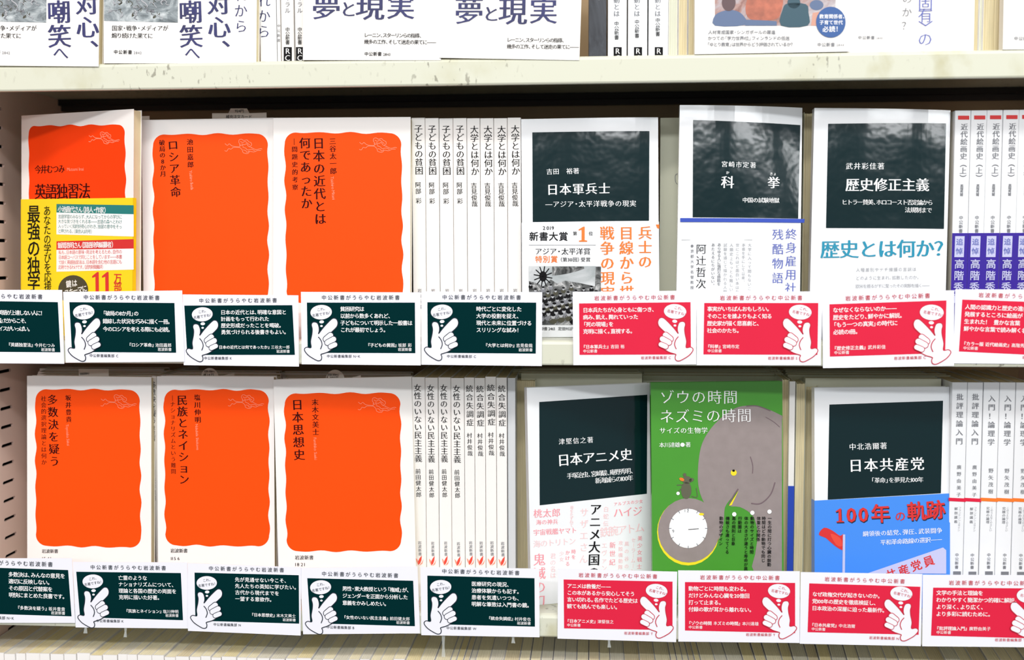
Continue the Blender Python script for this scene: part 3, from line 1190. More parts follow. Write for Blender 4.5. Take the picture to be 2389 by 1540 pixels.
gloss = gloss_book('tilted dark green panelled paperback with pink film titles over its lower half', (1229, 905), (1517, 889), (1231, 1340), 30, 2,
                   [(1258, 938), (1510, 921), (1509, 1152), (1259, 1179)], None,
                   [('津堅信之著', 1302, 1031, 1385, 1026, 15, 'mincho'), ('日本アニメ史', 1300, 1075, 1475, 1060, 30), ('手塚治虫、宮崎駿、庵野秀明、', 1323, 1111, 1478, 1098, 14.5), ('新海誠らの100年', 1389, 1122, 1476, 1115, 14.5)], Ytr=62)
root, sh, w, h = gloss
p = Part()
for t in (('桃太郎', 1244, 1199, 1308, 1196, 21, INK_PINK), ('海の神兵', 1250, 1219, 1302, 1217, 13, INK_PINK), ('宇宙戦艦ヤマト', 1244, 1243, 1346, 1237, 15, INK_PINK), ('海のトリトン', 1244, 1270, 1343, 1262, 18, INK_PINK_FAINT),
          ('アルプスの少女', 1431, 1177, 1500, 1169, 9, INK_PINK), ('ハイジ', 1431, 1197, 1498, 1192, 24, INK_PINK), ('鉄腕アトム', 1400, 1243, 1502, 1230, 24, INK_PINK_FAINT)):
    sh.h(p, *t[:5], t[6], 'mincho', t[5])
for t in (('サザエさん', 1363, 1182, 1361, 1318, 21, INK_PINK_FAINT), ('鬼滅の刃', 1258, 1290, 1259, 1418, 30, INK_PINK), ('少女', 1310, 1285, 1310, 1312, 11, INK_PINK_FAINT), ('かける', 1324, 1283, 1324, 1322, 11, INK_PINK),
          ('時を', 1338, 1281, 1338, 1306, 11, INK_PINK), ('新世紀', 1429, 1262, 1428, 1322, 15, INK_PINK), ('エヴァン', 1410, 1264, 1409, 1334, 14, INK_PINK_FAINT), ('美少女戦士', 1493, 1248, 1491, 1330, 12, INK_PINK), ('セーラームーン', 1478, 1254, 1476, 1338, 11, INK_PINK_FAINT),
          ('風の谷の', 1462, 1260, 1461, 1330, 11, INK_PINK_FAINT), ('君の名は', 1290, 1290, 1290, 1350, 14, INK_PINK_FAINT), ('攻殻機動隊', 1448, 1260, 1447, 1330, 11, INK_PINK_FAINT), ('白蛇伝', 1414, 1180, 1413, 1230, 13, INK_PINK_FAINT), ('母をたずねて', 1334, 1180, 1333, 1230, 9, INK_PINK_FAINT)):
    sh.v(p, *t[:5], t[6], 'mincho', t[5])
p.build('pink_lettering', root)
p = Part()
sh.v(p, 'アニメ大国の', 1390, 1174, 1384, 1350, INK, 'minchob', 28, 4)
p.build('headline_lettering', root)

# --- the green elephant cover
root, sh, w, h = face_book('paperback', 'bright green paperback with a grey elephant curling its trunk round a clock', gG, (1518, 893), (1825, 884), (1514, 1330), 40, 2, Ytr=46, cover=GREEN)
E = lambda x, y: (1180 + x / 2.656, 860 + y / 2.656)
EL = lambda l: [E(*q) for q in l]
p = Part()
body = [(1711, 292), (1640, 258), (1570, 236), (1490, 230), (1420, 246), (1340, 300), (1270, 372), (1218, 460), (1196, 560), (1190, 690), (1206, 780), (1240, 860), (1262, 960), (1240, 1075), (1190, 1105), (1150, 1120),
        (1180, 1190), (1265, 1130), (1325, 1050), (1350, 950), (1358, 860), (1400, 800), (1440, 745), (1420, 800), (1385, 850), (1450, 858), (1520, 900), (1550, 960), (1560, 1040), (1545, 1150), (1535, 1252), (1710, 1252), (1710, 1252), (1711, 1240), (1711, 320)]
sh.poly(p, EL([(1711, 294)] + body), ELE, 1, 3)
sh.ellipse(p, *E(1130, 1012), 193 / 2.656, 208 / 2.656, EYE, 1)
sh.ellipse(p, *E(1133, 1002), 190 / 2.656, 200 / 2.656, ELE, 2)
p.build('elephant_drawing', root)
p = Part()
sh.ellipse(p, *E(1130, 990), 118 / 2.656, 122 / 2.656, INK_WHITE, 3)
for a in range(12):
    an = a * math.pi / 6
    c, s = math.cos(an), math.sin(an)
    sh.line(p, [E(1130 + 104 * c, 990 + 108 * s), E(1130 + 122 * c, 990 + 126 * s)], 1.6, INK_GREY, 4)
sh.h(p, '12', *E(1105, 880), *E(1140, 880), INK_GREY, 'gothic', 10, 4)
sh.h(p, '9', *E(1028, 1008), *E(1046, 1006), INK_GREY, 'gothic', 11, 4)
sh.line(p, EL([(1130, 997), (1195, 992)]), 1.5, INK, 4)
p.build('clock_face_drawing', root)
p = Part()
sh.line(p, EL([(1440, 745), (1410, 790), (1382, 845)]), 3.2, ELE_DARK, 3, 4)
sh.poly(p, EL([(1442, 755), (1400, 845), (1382, 850), (1420, 790)]), EYE, 3)
sh.line(p, EL([(1520, 835), (1580, 835), (1640, 780), (1668, 705)]), 2.6, ELE_DARK, 3, 5)
sh.line(p, EL([(1515, 545), (1530, 600), (1528, 650)]), 1.8, ELE_DARK, 3, 4)
sh.line(p, EL([(1490, 232), (1560, 232), (1640, 262)]), 2.2, ELE_DARK, 3, 4)
sh.line(p, EL([(1610, 300), (1660, 330), (1697, 362)]), 1.2, ELE_DARK, 3, 4)
sh.ellipse(p, *E(1412, 645), 7, 7, EYE, 3)
sh.ellipse(p, *E(1411, 632), 3.2, 2.6, INK, 4)
sh.ellipse(p, *E(1212, 902), 6, 3, EYE, 4)
p.build('elephant_details', root)
p = Part()
sh.ellipse(p, *E(1118, 755), 12, 20, MOUSE, 3)
sh.ellipse(p, *E(1122, 690), 11, 9, MOUSE, 3)
sh.ellipse(p, *E(1108, 658), 4, 4, MOUSE, 3)
sh.ellipse(p, *E(1150, 690), 6, 4, MOUSE, 3, -.5)
sh.ellipse(p, *E(1090, 686), 6, 3.6, INK_ORANGE, 4, .4)
sh.line(p, EL([(1098, 720), (1060, 722)]), 2, MOUSE, 3)
sh.line(p, EL([(1085, 745), (1065, 770)]), 2, MOUSE, 3)
sh.line(p, EL([(1150, 790), (1185, 795), (1180, 740)]), 1.6, MOUSE, 3, 4)
sh.ellipse(p, *E(1067, 773), 4, 4, INK_WHITE, 4)
p.build('mouse_drawing', root)
p = Part()
sh.h(p, 'ゾウの時間', *E(950, 178), *E(1440, 178), INK_WHITE, 'serifthin', 35, 5)
sh.h(p, 'ネズミの時間', *E(950, 298), *E(1525, 290), INK_WHITE, 'serifthin', 35, 5)
sh.h(p, 'サイズの生物学', *E(950, 385), *E(1252, 383), INK_WHITE, 'mincho', 15.5, 5)
sh.h(p, '本川達雄●著', *E(950, 474), *E(1145, 471), INK_WHITE, 'mincho', 13, 5)
p.build('title_lettering', root)
p = Part()
for i, (x, s) in enumerate(((1635, '一生の間に打つ心臓の鼓動'), (1598, '時間はどの動物でも同じ'), (1567, '体重との関係'), (1527, '動物のサイズと時間'), (1490, '体の大きさが違うと寿命が異なる'), (1452, '行動圏は'), (1413, '島の規則と巨象'), (1375, '機敏さも違ってくる'), (1335, '動物のデザイン'))):
    sh.v(p, s, *E(x, 915), *E(x - 4, 915 + 26 * len(s)), INK, 'bold', 9.5, 5)
for x, y in ((1415, 902), (1527, 893), (1633, 886)):
    sh.ellipse(p, *E(x, y), 5, 5, INK_WHITE, 5)
p.build('column_lettering', root)

# --- strips between the green and the blue-banded book
fore_edge_book('paperback', 'cream page edges directly right of the green elephant cover', None, 1825, 1842, 884, 56, 2, cover=PAPER_BACK)
root, sh, t, h = spine_book('paperback', 'plain white spine with a blue lower band, right of the green elephant cover', None, 1842, 1857, 890, 50, 2)
q = Part()
q.box(-.03, t + .03, -.4, 0, .2, sh.uv(1848, 1134)[1], INK_BLUE)
q.build('paper_band', root)
fore_edge_book('paperback', 'ribbed cream page edges left of the sky blue banded cover', None, 1858, 1880, 893, 54, 2, cover=PAPER_BACK)
fore_edge_book('paperback', 'cream page edges touching the sky blue banded cover', None, 1880, 1908, 900, 60, 2, cover=PAPER_BACK)
backing_book('cream paperback whose top shows behind the sky blue banded cover', None, 1885, 2205, 62, 2, -16, cover=PAPER_BACK)

root, sh, w, h = gloss_book('dark green panelled paperback with a sky blue band, red flag and red headline', (1900, 905), (2215, 899), (1896, 1340), 36, 2,
                            [(1935, 944), (2200, 935), (2195, 1151), (1931, 1166)], None,
                            [('中北浩爾著', 1980, 1043, 2070, 1040, 17, 'mincho'), ('日本共産党', 1978, 1087, 2158, 1082, 33), ('「革命」を夢見た100年', 2032, 1121, 2154, 1119, 14)], Ytr=44)
b0, b1 = sh.uv(1897, 1168), sh.uv(2212, 1151)
p = Part()
vs = [(-.3, -.45, .2), (w + .3, -.45, .2), (w + .3, -.45, float(b1[1])), (-.3, -.45, float(b0[1])), (-.3, 9.3, .2), (w + .3, 9.3, .2), (w + .3, 9.3, float(b1[1])), (-.3, 9.3, float(b0[1]))]
p.add(vs, [(0, 1, 2, 3), (1, 5, 6, 2), (4, 0, 3, 7)], SKY_BLUE)
band = p.build('paper_band', root)
G = lambda x, y: (1800 + x / 3.142, 860 + y / 3.142)
GL = lambda l: [G(*q) for q in l]
K = 6
p = Part()
sh.poly(p, GL([(700, 1500), (1255, 1310), (1278, 1330), (1278, 1502)]), LAVENDER, K)
sh.h(p, '共産党員', *G(830, 1525), *G(1195, 1395), INK_RED, 'heavy', 26, K + 1)
p.build('signboard_drawing', band)
p = Part()
sh.poly(p, GL([(345, 1215), (385, 1165), (450, 1190), (500, 1225), (530, 1215), (528, 1325), (480, 1310), (430, 1270), (395, 1240)]), INK_RED, K, 3)
sh.poly(p, GL([(430, 1210), (500, 1240), (515, 1300), (470, 1290)]), ROSE_BASE, K + 1, 3)
sh.quad(p, GL([(521, 1215), (538, 1215), (536, 1505), (517, 1505)]), LAVENDER, K + 1)
p.build('flag_drawing', band)
p = Part()
sh.h(p, '\ue00100年', *G(458, 1075), *G(880, 1060), INK_RED, 'heavy', 46, K + 1)
sh.h(p, 'の', *G(900, 1085), *G(985, 1080), INK_RED, 'bold', 26, K + 1)
sh.h(p, '軌跡', *G(990, 1050), *G(1270, 1030), INK_RED, 'heavy', 46, K + 1)
sh.h(p, '\ue00100年', *G(462, 1083), *G(884, 1068), CARD_LINE, 'heavy', 46, K)
sh.h(p, '軌跡', *G(994, 1058), *G(1274, 1038), CARD_LINE, 'heavy', 46, K)
p.build('headline_lettering', band)
p = Part()
sh.h(p, '綱領後の結党、弾圧、武装闘争', *G(665, 1212), *G(1250, 1185), INK_WHITE, 'mincho', 14, K + 1)
sh.h(p, '平和革命路線の選択――', *G(795, 1275), *G(1245, 1250), INK_WHITE, 'mincho', 14, K + 1)
p.build('band_lettering', band)

# --- lower right white spines with coloured stripe
XJ = [2221, 2258, 2295, 2333, 2371, 2408]
root = None
protos = {}
for i in range(5):
    kind = 0 if i < 2 else 1
    if kind not in protos:
        lab0 = None
        root, sh, t, h0 = spine_book('paperback', 'x', 'striped white spines at the lower right', XJ[i] + .5, XJ[i + 1], 892, 38, 2, cover=WHITE_GLOSS)
        c = (XJ[i] + XJ[i + 1]) / 2
        p = Part()
        sh.quad(p, [(XJ[i] - 8, 1161), (XJ[i + 1] - 5, 1163), (XJ[i + 1] - 5, 1171), (XJ[i] - 8, 1169)], [CARD_RED, INK_ORANGE][kind], 2)
        p.build('series_stripe', root)
        p = Part()
        if kind == 0:
            sh.v(p, '批評理論入門', c, 916, c - 2, 1040, INK_GREY, 'minchob', 17)
            sh.v(p, '廣野由美子', c - 2, 1082, c - 3, 1162, INK_GREY, 'mincho', 11)
        else:
            sh.v(p, '入門！論理学', c, 920, c - 2, 1042, INK_GREY, 'minchob', 17)
            sh.v(p, '野矢茂樹', c - 2, 1090, c - 3, 1155, INK_GREY, 'mincho', 12)
        sh.v(p, '中公新書', c - 7, 1290, c - 8, 1328, INK_GREY, 'bold', 9)
        sh.v(p, 'フランケンシュタイン' if kind == 0 else 'このうえなくやさしい', c + 0, 1182, c - 3, 1240, INK_LGREY, 'mincho', 6.5)
        sh.v(p, '解剖講義' if kind == 0 else '究極の論理', c - 9, 1182, c - 10, 1222, INK_GREY, 'mincho', 8)
        sh.quad(p, [(c - 16, 1333), (c + 2, 1333), (c + 2, 1343), (c - 16, 1343)], INK_GREY, 2)
        p.build('title_lettering', root)
        protos[kind] = root
    else:
        root = copy_tree(protos[kind])
        q = at(XJ[i], 892, 38)
        root.location = (q[0] * S, root.location[1], root.location[2])
    root['label'] = '%s of the lower right white spines, with %s stripe across it' % (ORD[i], ['a crimson', 'an orange'][kind])

# --- stacks behind the lower face-out books: top edges in the shadow
for si, (x0, x1, zt, where) in enumerate(((75, 372, -16, 'the lower left orange book'), (372, 640, -16.5, 'the orange book with the half round slip'), (650, 955, -18, 'the lower orange book by the spines'),
                                           (1195, 1500, -15, 'the tilted dark green cover'), (1505, 1830, -16, 'the green elephant cover'), (1840, 2225, -16, 'the sky blue banded cover'))):
    rr = random.Random(si)
    Y = 84 if si > 2 else 54
    for j in range(5 if si < 3 else 4):
        th = rr.uniform(11, 14)
        backing_book('%s dim top edge in the stack behind %s' % (ORD[j], where), 'stacked books behind ' + where,
                     x0 + rr.uniform(-5, 6), x1 + rr.uniform(-8, 4), Y, 2, zt + rr.uniform(-1.2, .6), th, WHITE if si < 3 else PAPER_BACK)
        Y += th + .6
slip('half round price slip reading 1034円 above the second lower orange book', 481, 547, 869, 880, 50,
     [('定価（税10%）', 476, 866.5, 503, 866.5, 5.6), ('1034円', 475, 874.5, 500, 874.5, 7.5)], dome=(489.5, 879, 20))
slip('half round price slip above the lower orange book by the spines', 765, 842, 875, 887, 50,
     [('定価（税10%）', 764, 874.5, 792, 874.5, 6), ('990円', 770, 881, 790, 881, 7)], dome=(782, 885, 22))
slip('tilted price slip corner above the lower left orange book', 184, 254, 861, 880, 52,
     [('定価（税10%）', 187, 872.5, 209, 871, 5.5)])

# ================================================================== ROW 0 (top)
def top_face(label, group, TL, TR, BL, Y, **k):
    return face_book('paperback', label, group, TL, TR, BL, Y, 0, **k)


for i, (TL, TR, BL, dx) in enumerate((((-108, -370), (236, -372), (-112, 130), 0), ((244, -372), (602, -376), (243, 130), 307))):
    root, sh, w, h = top_face(['leftmost top shelf paperback with a grey engraving and navy title, cut by the frame', 'top shelf paperback with a grey engraving, second from the left, its navy title complete'][i],
                              'engraved cover paperbacks on the top shelf', TL, TR, BL, 6 if i == 0 else 8, lean=.04)
    p = Part()
    x0 = -60 if i == 0 else 243
    sh.quad(p, [(x0, -150), (110 + dx, -146), (108 + dx, 53), (x0, 49)], PH_ENGRAVE, 1)
    rr = random.Random(3)
    for j in range(70):
        x, y = rr.uniform(x0 + 8, x0 + 140), rr.uniform(-30, 36)
        if x > 100 + dx:
            continue
        pts = [(x, y)]
        for _ in range(4):
            pts.append((pts[-1][0] + rr.uniform(-6, 9), min(46, pts[-1][1] + rr.uniform(-4, 7))))
        sh.line(p, pts, rr.uniform(0.8, 2.8), [OLIVE, INK_GREY, INK_LGREY][j % 3], 2 + j % 3, 3)
    p.build('engraving', root)
    p = Part()
    sh.v(p, '嘲笑', 137 + dx, 0, 140 + dx, 114, INK_NAVY, 'minchob', 56, 3)
    sh.v(p, 'へ', 142 + dx, 108, 142 + dx, 140, INK_NAVY, 'mincho', 38, 3)
    sh.v(p, '対心、', 203 + dx, -17, 206 + dx, 123, INK_NAVY, 'minchob', 54, 3)
    if i:
        sh.v(p, 'れから', 561, -29, 563, 80, INK_NAVY, 'serifthin', 32, 3)
    p.build('title_lettering', root)
    p = Part()
    sh.h(p, '国家・戦争・メディアが', -46 + dx, 66, 86 + dx, 66, INK, 'mincho', 13, 3)
    sh.h(p, '煽り続けた果てに', -46 + dx, 83, 50 + dx, 84, INK, 'mincho', 13, 3)
    sh.h(p, '中公新書', -42 + dx, 121.5, 2 + dx, 122, INK, 'bold', 10, 3)
    sh.h(p, '2842', 5 + dx, 123, 24 + dx, 123.5, INK_GREY, 'gothic', 8, 3)
    p.build('subtitle_lettering', root)


def top_spine(label, x0, x1, Y, cover, cols, block=True, group='spines on the top shelf'):
    root, sh, t, h = spine_book('paperback', label, group, x0, x1, 60, Y, 0, h=178, cover=cover)
    c = (x0 + x1) / 2
    p = Part()
    for s, y0, y1, sz, m, st, dx in cols:
        sh.v(p, s, c + dx, y0, c + dx, y1, m, st, sz)
    p.build('title_lettering', root)
    if block:
        p = Part()
        yb = 110
        sh.quad(p, [(c - 9, yb), (c + 10, yb), (c + 10, yb + 40), (c - 9, yb + 40)], INK, 2)
        sh.h(p, 'R', c - 5, yb + 9, c + 7, yb + 9, INK_WHITE, 'mincho', 18, 3)
        sh.h(p, 'C', c - 6, yb + 25, c + 6, yb + 25, INK_WHITE, 'mincho', 18, 3)
        p.build('publisher_mark', root)
    return root


top_spine('top shelf spine with large navy letters, right of the second engraved cover', 606, 645, 12, WHITE_GLOSS, [('れから', -16, 92, 32, INK_NAVY, 'serifthin', -10)], False)
top_spine('slim grey spine on the top shelf beside the large navy lettered spine', 646, 655, 13, WHITE, [('中公新書', 55, 100, 8, INK_GREY, 'mincho', 0)], False)
for i, (x0, x1) in enumerate(((656, 686), (688, 711))):
    top_spine(['left', 'right'][i] + ' one of the pair of バイラル spines on the top shelf', x0, x1, 12, WHITE,
              [('スパイラル', -40, 32, 13, INK_GREY, 'mincho', 0), ('中公新書', 64, 104, 11, INK, 'gothic', 0)])
for i, (TL, TR, BL, d, ty) in enumerate((((712, -375), (1036, -376), (711, 130), 0, 0), ((1040, -374), (1368, -362), (1041, 125), 333, 11))):
    root, sh, w, h = top_face(['left one of the twin top shelf covers with a navy 夢と現実 title', 'right one of the twin top shelf covers with a navy 夢と現実 title, slightly lower print'][i],
                              'twin navy titled covers on the top shelf', TL, TR, BL, 7 - i, lean=.04)
    p = Part()
    for s, x0, x1, sz in (('夢', 728, 795, 68), ('と', 798, 828, 40), ('現', 830, 897, 68), ('実', 902, 968, 66)):
        y = 22 if s == 'と' else 15
        if s == '現':
            y = 16
        sh.h(p, s, x0 + d, y + ty, x1 + d, y + ty, INK_NAVY, 'minchob', sz, 3)
    p.build('title_lettering', root)
    p = Part()
    sh.h(p, 'レーニン、スターリンらの指導、', 850 + d, 82 + ty, 984 + d, 83.5 + ty, INK, 'mincho', 11.5, 3)
    sh.h(p, '幾多の工作、そして迷走の果てに――', 850 + d, 97.5 + ty, 1017 + d, 99 + ty, INK, 'mincho', 11.5, 3)
    if not i:
        sh.h(p, '中公新書', 850, 126, 891, 126, INK, 'bold', 10, 3)
        sh.h(p, '2843', 894, 127, 911, 127, INK, 'gothic', 8.5, 3)
    p.build('subtitle_lettering', root)
top_spine('top shelf spine printed almost black, ink wash over its left half', 1373, 1416, 12, PH_COVERBW, [('戦', -30, 8, 26, INK_LGREY, 'mincho', 8)], False)
for i, (x0, x1) in enumerate(((1418, 1463), (1465, 1511), (1513, 1560))):
    top_spine('%s of the three top shelf spines reading 運動とは, above the upper row' % ORD[i], x0, x1, 12, WHITE_GLOSS,
              [('労働運動とは', -55, 40, 15, INK_GREY, 'minchob', -2), ('中公新書', 50 - i * 4, 93 - i * 4, 11.5, INK, 'gothic', -2)], group='three white spines on the top shelf')
for i, (x0, x1, m) in enumerate(((1562, 1584, WHITE), (1585, 1607, CREAM), (1608, 1631, CREAM))):
    fore_edge_book('paperback', '%s strip of pale page edges left of the crowd photo cover, top shelf' % ORD[i], None, x0, x1, -300, 16 + i, 0, pages=m if m is CREAM else PAPER_BACK)

root, sh, w, h = top_face('top shelf cover with a colour crowd photo and a round blue badge', None, (1622, -380), (1985, -384), (1631, 118), 8, lean=.04)
p = Part()
sh.quad(p, [(1667, -140), (1951, -142), (1949, 60), (1668, 60)], PH_COLOR, 1)
c_dark, c_hair, c_blue = mat('print_dark_teal', (30, 74, 90), .4), mat('print_auburn', (176, 96, 70), .4, var=.25, scale=150), mat('print_slate', (84, 104, 140), .4)
c_skin, c_shadow = mat('print_skin', (206, 150, 130), .4), mat('print_umber', (84, 56, 60), .4)
sh.poly(p, [(1668, 60), (1668, 36), (1690, 25), (1712, 24), (1732, 34), (1740, 58)], c_blue, 2, 3)
sh.ellipse(p, 1700, 6, 16, 20, c_shadow, 3)
sh.ellipse(p, 1700, 16, 8, 9, c_skin, 2)
sh.poly(p, [(1744, 40), (1740, 10), (1756, -20), (1800, -25), (1826, -6), (1822, 28), (1810, 45), (1770, 48)], c_hair, 2, 3)
sh.poly(p, [(1822, 60), (1826, 22), (1838, 8), (1880, 10), (1886, 30), (1884, 60)], c_dark, 3, 3)
sh.ellipse(p, 1852, 6, 15, 14, c_dark, 3)
sh.poly(p, [(1738, 60), (1740, 46), (1790, 48), (1812, 50), (1812, 60)], c_blue, 3)
sh.ellipse(p, 1905, 12, 16, 12, c_blue, 2)
sh.poly(p, [(1892, 60), (1896, 30), (1925, 26), (1948, 34), (1948, 60)], c_skin, 2)
p.build('crowd_photo', root)
p = Part()
sh.ellipse(p, 1938, 52, 34.5, 36, mat('badge_blue', (34, 84, 150), .4), 5)
p.build('round_badge', root)
p = Part()
sh.h(p, '教育関係者、', 1911, 39, 1972, 39, INK_WHITE, 'bold', 11, 6)
sh.h(p, '子育て世代', 1911, 53, 1966, 53, INK_WHITE, 'bold', 11, 6)
sh.h(p, '必読！', 1918, 69, 1958, 68, INK_WHITE, 'bold', 15, 6)
p.build('badge_lettering', root)
p = Part()
sh.h(p, '人材育成国家・シンガポールの躍進', 1652, 75.5, 1809, 75.5, INK_GREY, 'bold', 10, 3)
sh.h(p, 'かつての「学力世界1位」フィンランドの低迷', 1651, 89.5, 1842, 89.5, INK_GREY, 'bold', 10, 3)
sh.h(p, '「ゆとり教育」は世界からどう評価されているか？', 1650, 104, 1854, 104, INK_GREY, 'bold', 10, 3)
sh.h(p, '中公新書', 1906, 104.5, 1948, 104.5, INK_GREY, 'bold', 10, 3)
sh.h(p, '2844', 1951, 105, 1969, 105, INK_GREY, 'gothic', 7, 3)
p.build('subtitle_lettering', root)
root, sh, w, h = top_face('top shelf white cover with two vertical lines of large letters, beside the crowd photo', None, (1986, -385), (2282, -387), (1984, 112), 10, lean=.04)
p = Part()
sh.v(p, '固有〉の', 2159, -5, 2158, 106, INK_PALE_BLUE, 'serifthin', 36, 3)
sh.v(p, 'のか？', 2117, -18, 2114, 76, INK_GREY, 'serifthin', 24, 3)
sh.h(p, '中公新書', 2001, 88, 2041, 88, INK_GREY, 'bold', 9, 3)
sh.h(p, '2845', 2044, 89, 2059, 89, INK_GREY, 'gothic', 6, 3)
p.build('title_lettering', root)
for i, (x0, x1, m) in enumerate(((2275, 2292, CREAM), (2293, 2301, PAPER_BACK), (2302, 2346, CREAM))):
    fore_edge_book('paperback', '%s strip of cream page edges at the right end of the top shelf' % ORD[i], None, x0, x1, -300, 14 + i, 0, pages=m)
root, sh, w, h = top_face('top shelf white cover cut off by the right edge of the frame', None, (2350, -388), (2690, -390), (2347, 108), 8, lean=.04)
p = Part()
sh.h(p, '中公新書', 2365, 90, 2408, 90, INK_GREY, 'bold', 10, 3)
p.build('title_lettering', root)

# ================================================================== ROW 3: tops of the lowest books
rr = random.Random(11)
x = XL + 2
i = 0
zt3 = -247.6
PAGES3 = [mat('pages_low_cream', (246, 236, 204), .85, var=.06, scale=800, stretch=(1, .05, 1)), mat('pages_low_grey', (232, 226, 208), .85, var=.06, scale=800, stretch=(1, .05, 1)),
          mat('pages_low_yellow', (242, 228, 182), .85, var=.06, scale=800, stretch=(1, .05, 1)), mat('pages_low_tan', (232, 218, 184), .85, var=.06, scale=800, stretch=(1, .05, 1))]
protos = {}
cards_below = []
under = ['leftmost green card', 'second green card', 'middle green card', 'fourth green card', 'rightmost green card', 'gap between green and red cards', 'first red card', 'second red card', 'third red card', 'last red card']
ux = [-370, -280, -187, -96, 0, 26, 120, 215, 310, 500]
cnt = {}
while x < XR - 14:
    kind = rr.choice([0, 0, 0, 1, 1, 2, 3])
    th = rr.choice([8.5, 9.5, 10.5, 11.5, 12.5])
    if 5 < x - (-58) < 25 or 125 < x < 150:
        th = rr.choice([4.5, 5.5])
    key = (kind, th)
    where = next(u for u, q in zip(under, ux) if x < q)
    if key in protos:
        c = copy_tree(protos[key])
    else:
        c = empty('paperback')
        p, q = spine_mesh(th - .15, 178.0, 105.0, WHITE, PAGES3[kind], PAGES3[kind])
        p.build('cover', c)
        q.build('page_block', c)
        protos[key] = c
    yaw = 0.0 if x < 170 else min(.12, (x - 170) / 90 * .12)
    c.location = (x * S, (5 + rr.uniform(-1.2, 1.2)) * S, (zt3 - 178 + rr.uniform(-.8, .8) + .9 * (x + 430) / 200) * S)
    c.rotation_euler = (0, 0, -yaw)
    k = cnt[where] = cnt.get(where, 0) + 1
    tag(c, '%s top edge of the lowest books under the %s' % ((ORD + ['thirteenth', 'fourteenth', 'fifteenth', 'sixteenth'])[min(k, 16) - 1], where), 'book', 'books on the lowest shelf under the ' + where)
    x += (th + rr.uniform(.1, .5)) / math.cos(yaw)

# clear tape and clips hanging below the lowest lip
for k, (px, py0, py1, wd, lab) in enumerate(((1034, 1484, 1532, 9, 'clear plastic clip hanging lowest below the rightmost green card'), (1197, 1490, 1500, 9, 'stub of clear tape under the rightmost green card near the gap'),
                                             (199, 1462, 1477, 10, 'stub of clear tape under the second green card'), (292, 1470, 1486, 8, 'small clear tape tab right of the one under the second green card'), (1421, 1496, 1510, 8, 'clear tape tab under the first red card'))):
    a, b = at(px, py0, -1.5), at(px, py1, -1.5)
    r = empty('tape_tab', (a[0], -0.4, a[2] + 4))
    tag(r, lab, 'tape')
    p = Part()
    w2 = wd / 2.95 / 2
    L = a[2] - b[2] + 4
    p.add([(-w2, 0, 0), (w2, 0, 0), (w2 * .6, -.6, -L * .6), (-w2 * .6, -.6, -L * .6), (w2 * 1.2, -2, -L), (-w2 * .9, -2, -L),
           (-w2, .2, 0), (w2, .2, 0), (w2 * .6, -.4, -L * .6), (-w2 * .6, -.4, -L * .6), (w2 * 1.2, -1.8, -L), (-w2 * .9, -1.8, -L)],
          [(0, 3, 2, 1), (3, 5, 4, 2), (6, 7, 8, 9), (9, 8, 10, 11), (0, 6, 9, 3), (3, 9, 11, 5), (1, 2, 8, 7), (2, 4, 10, 8)], CLEAR)
    p.build('strip', r)

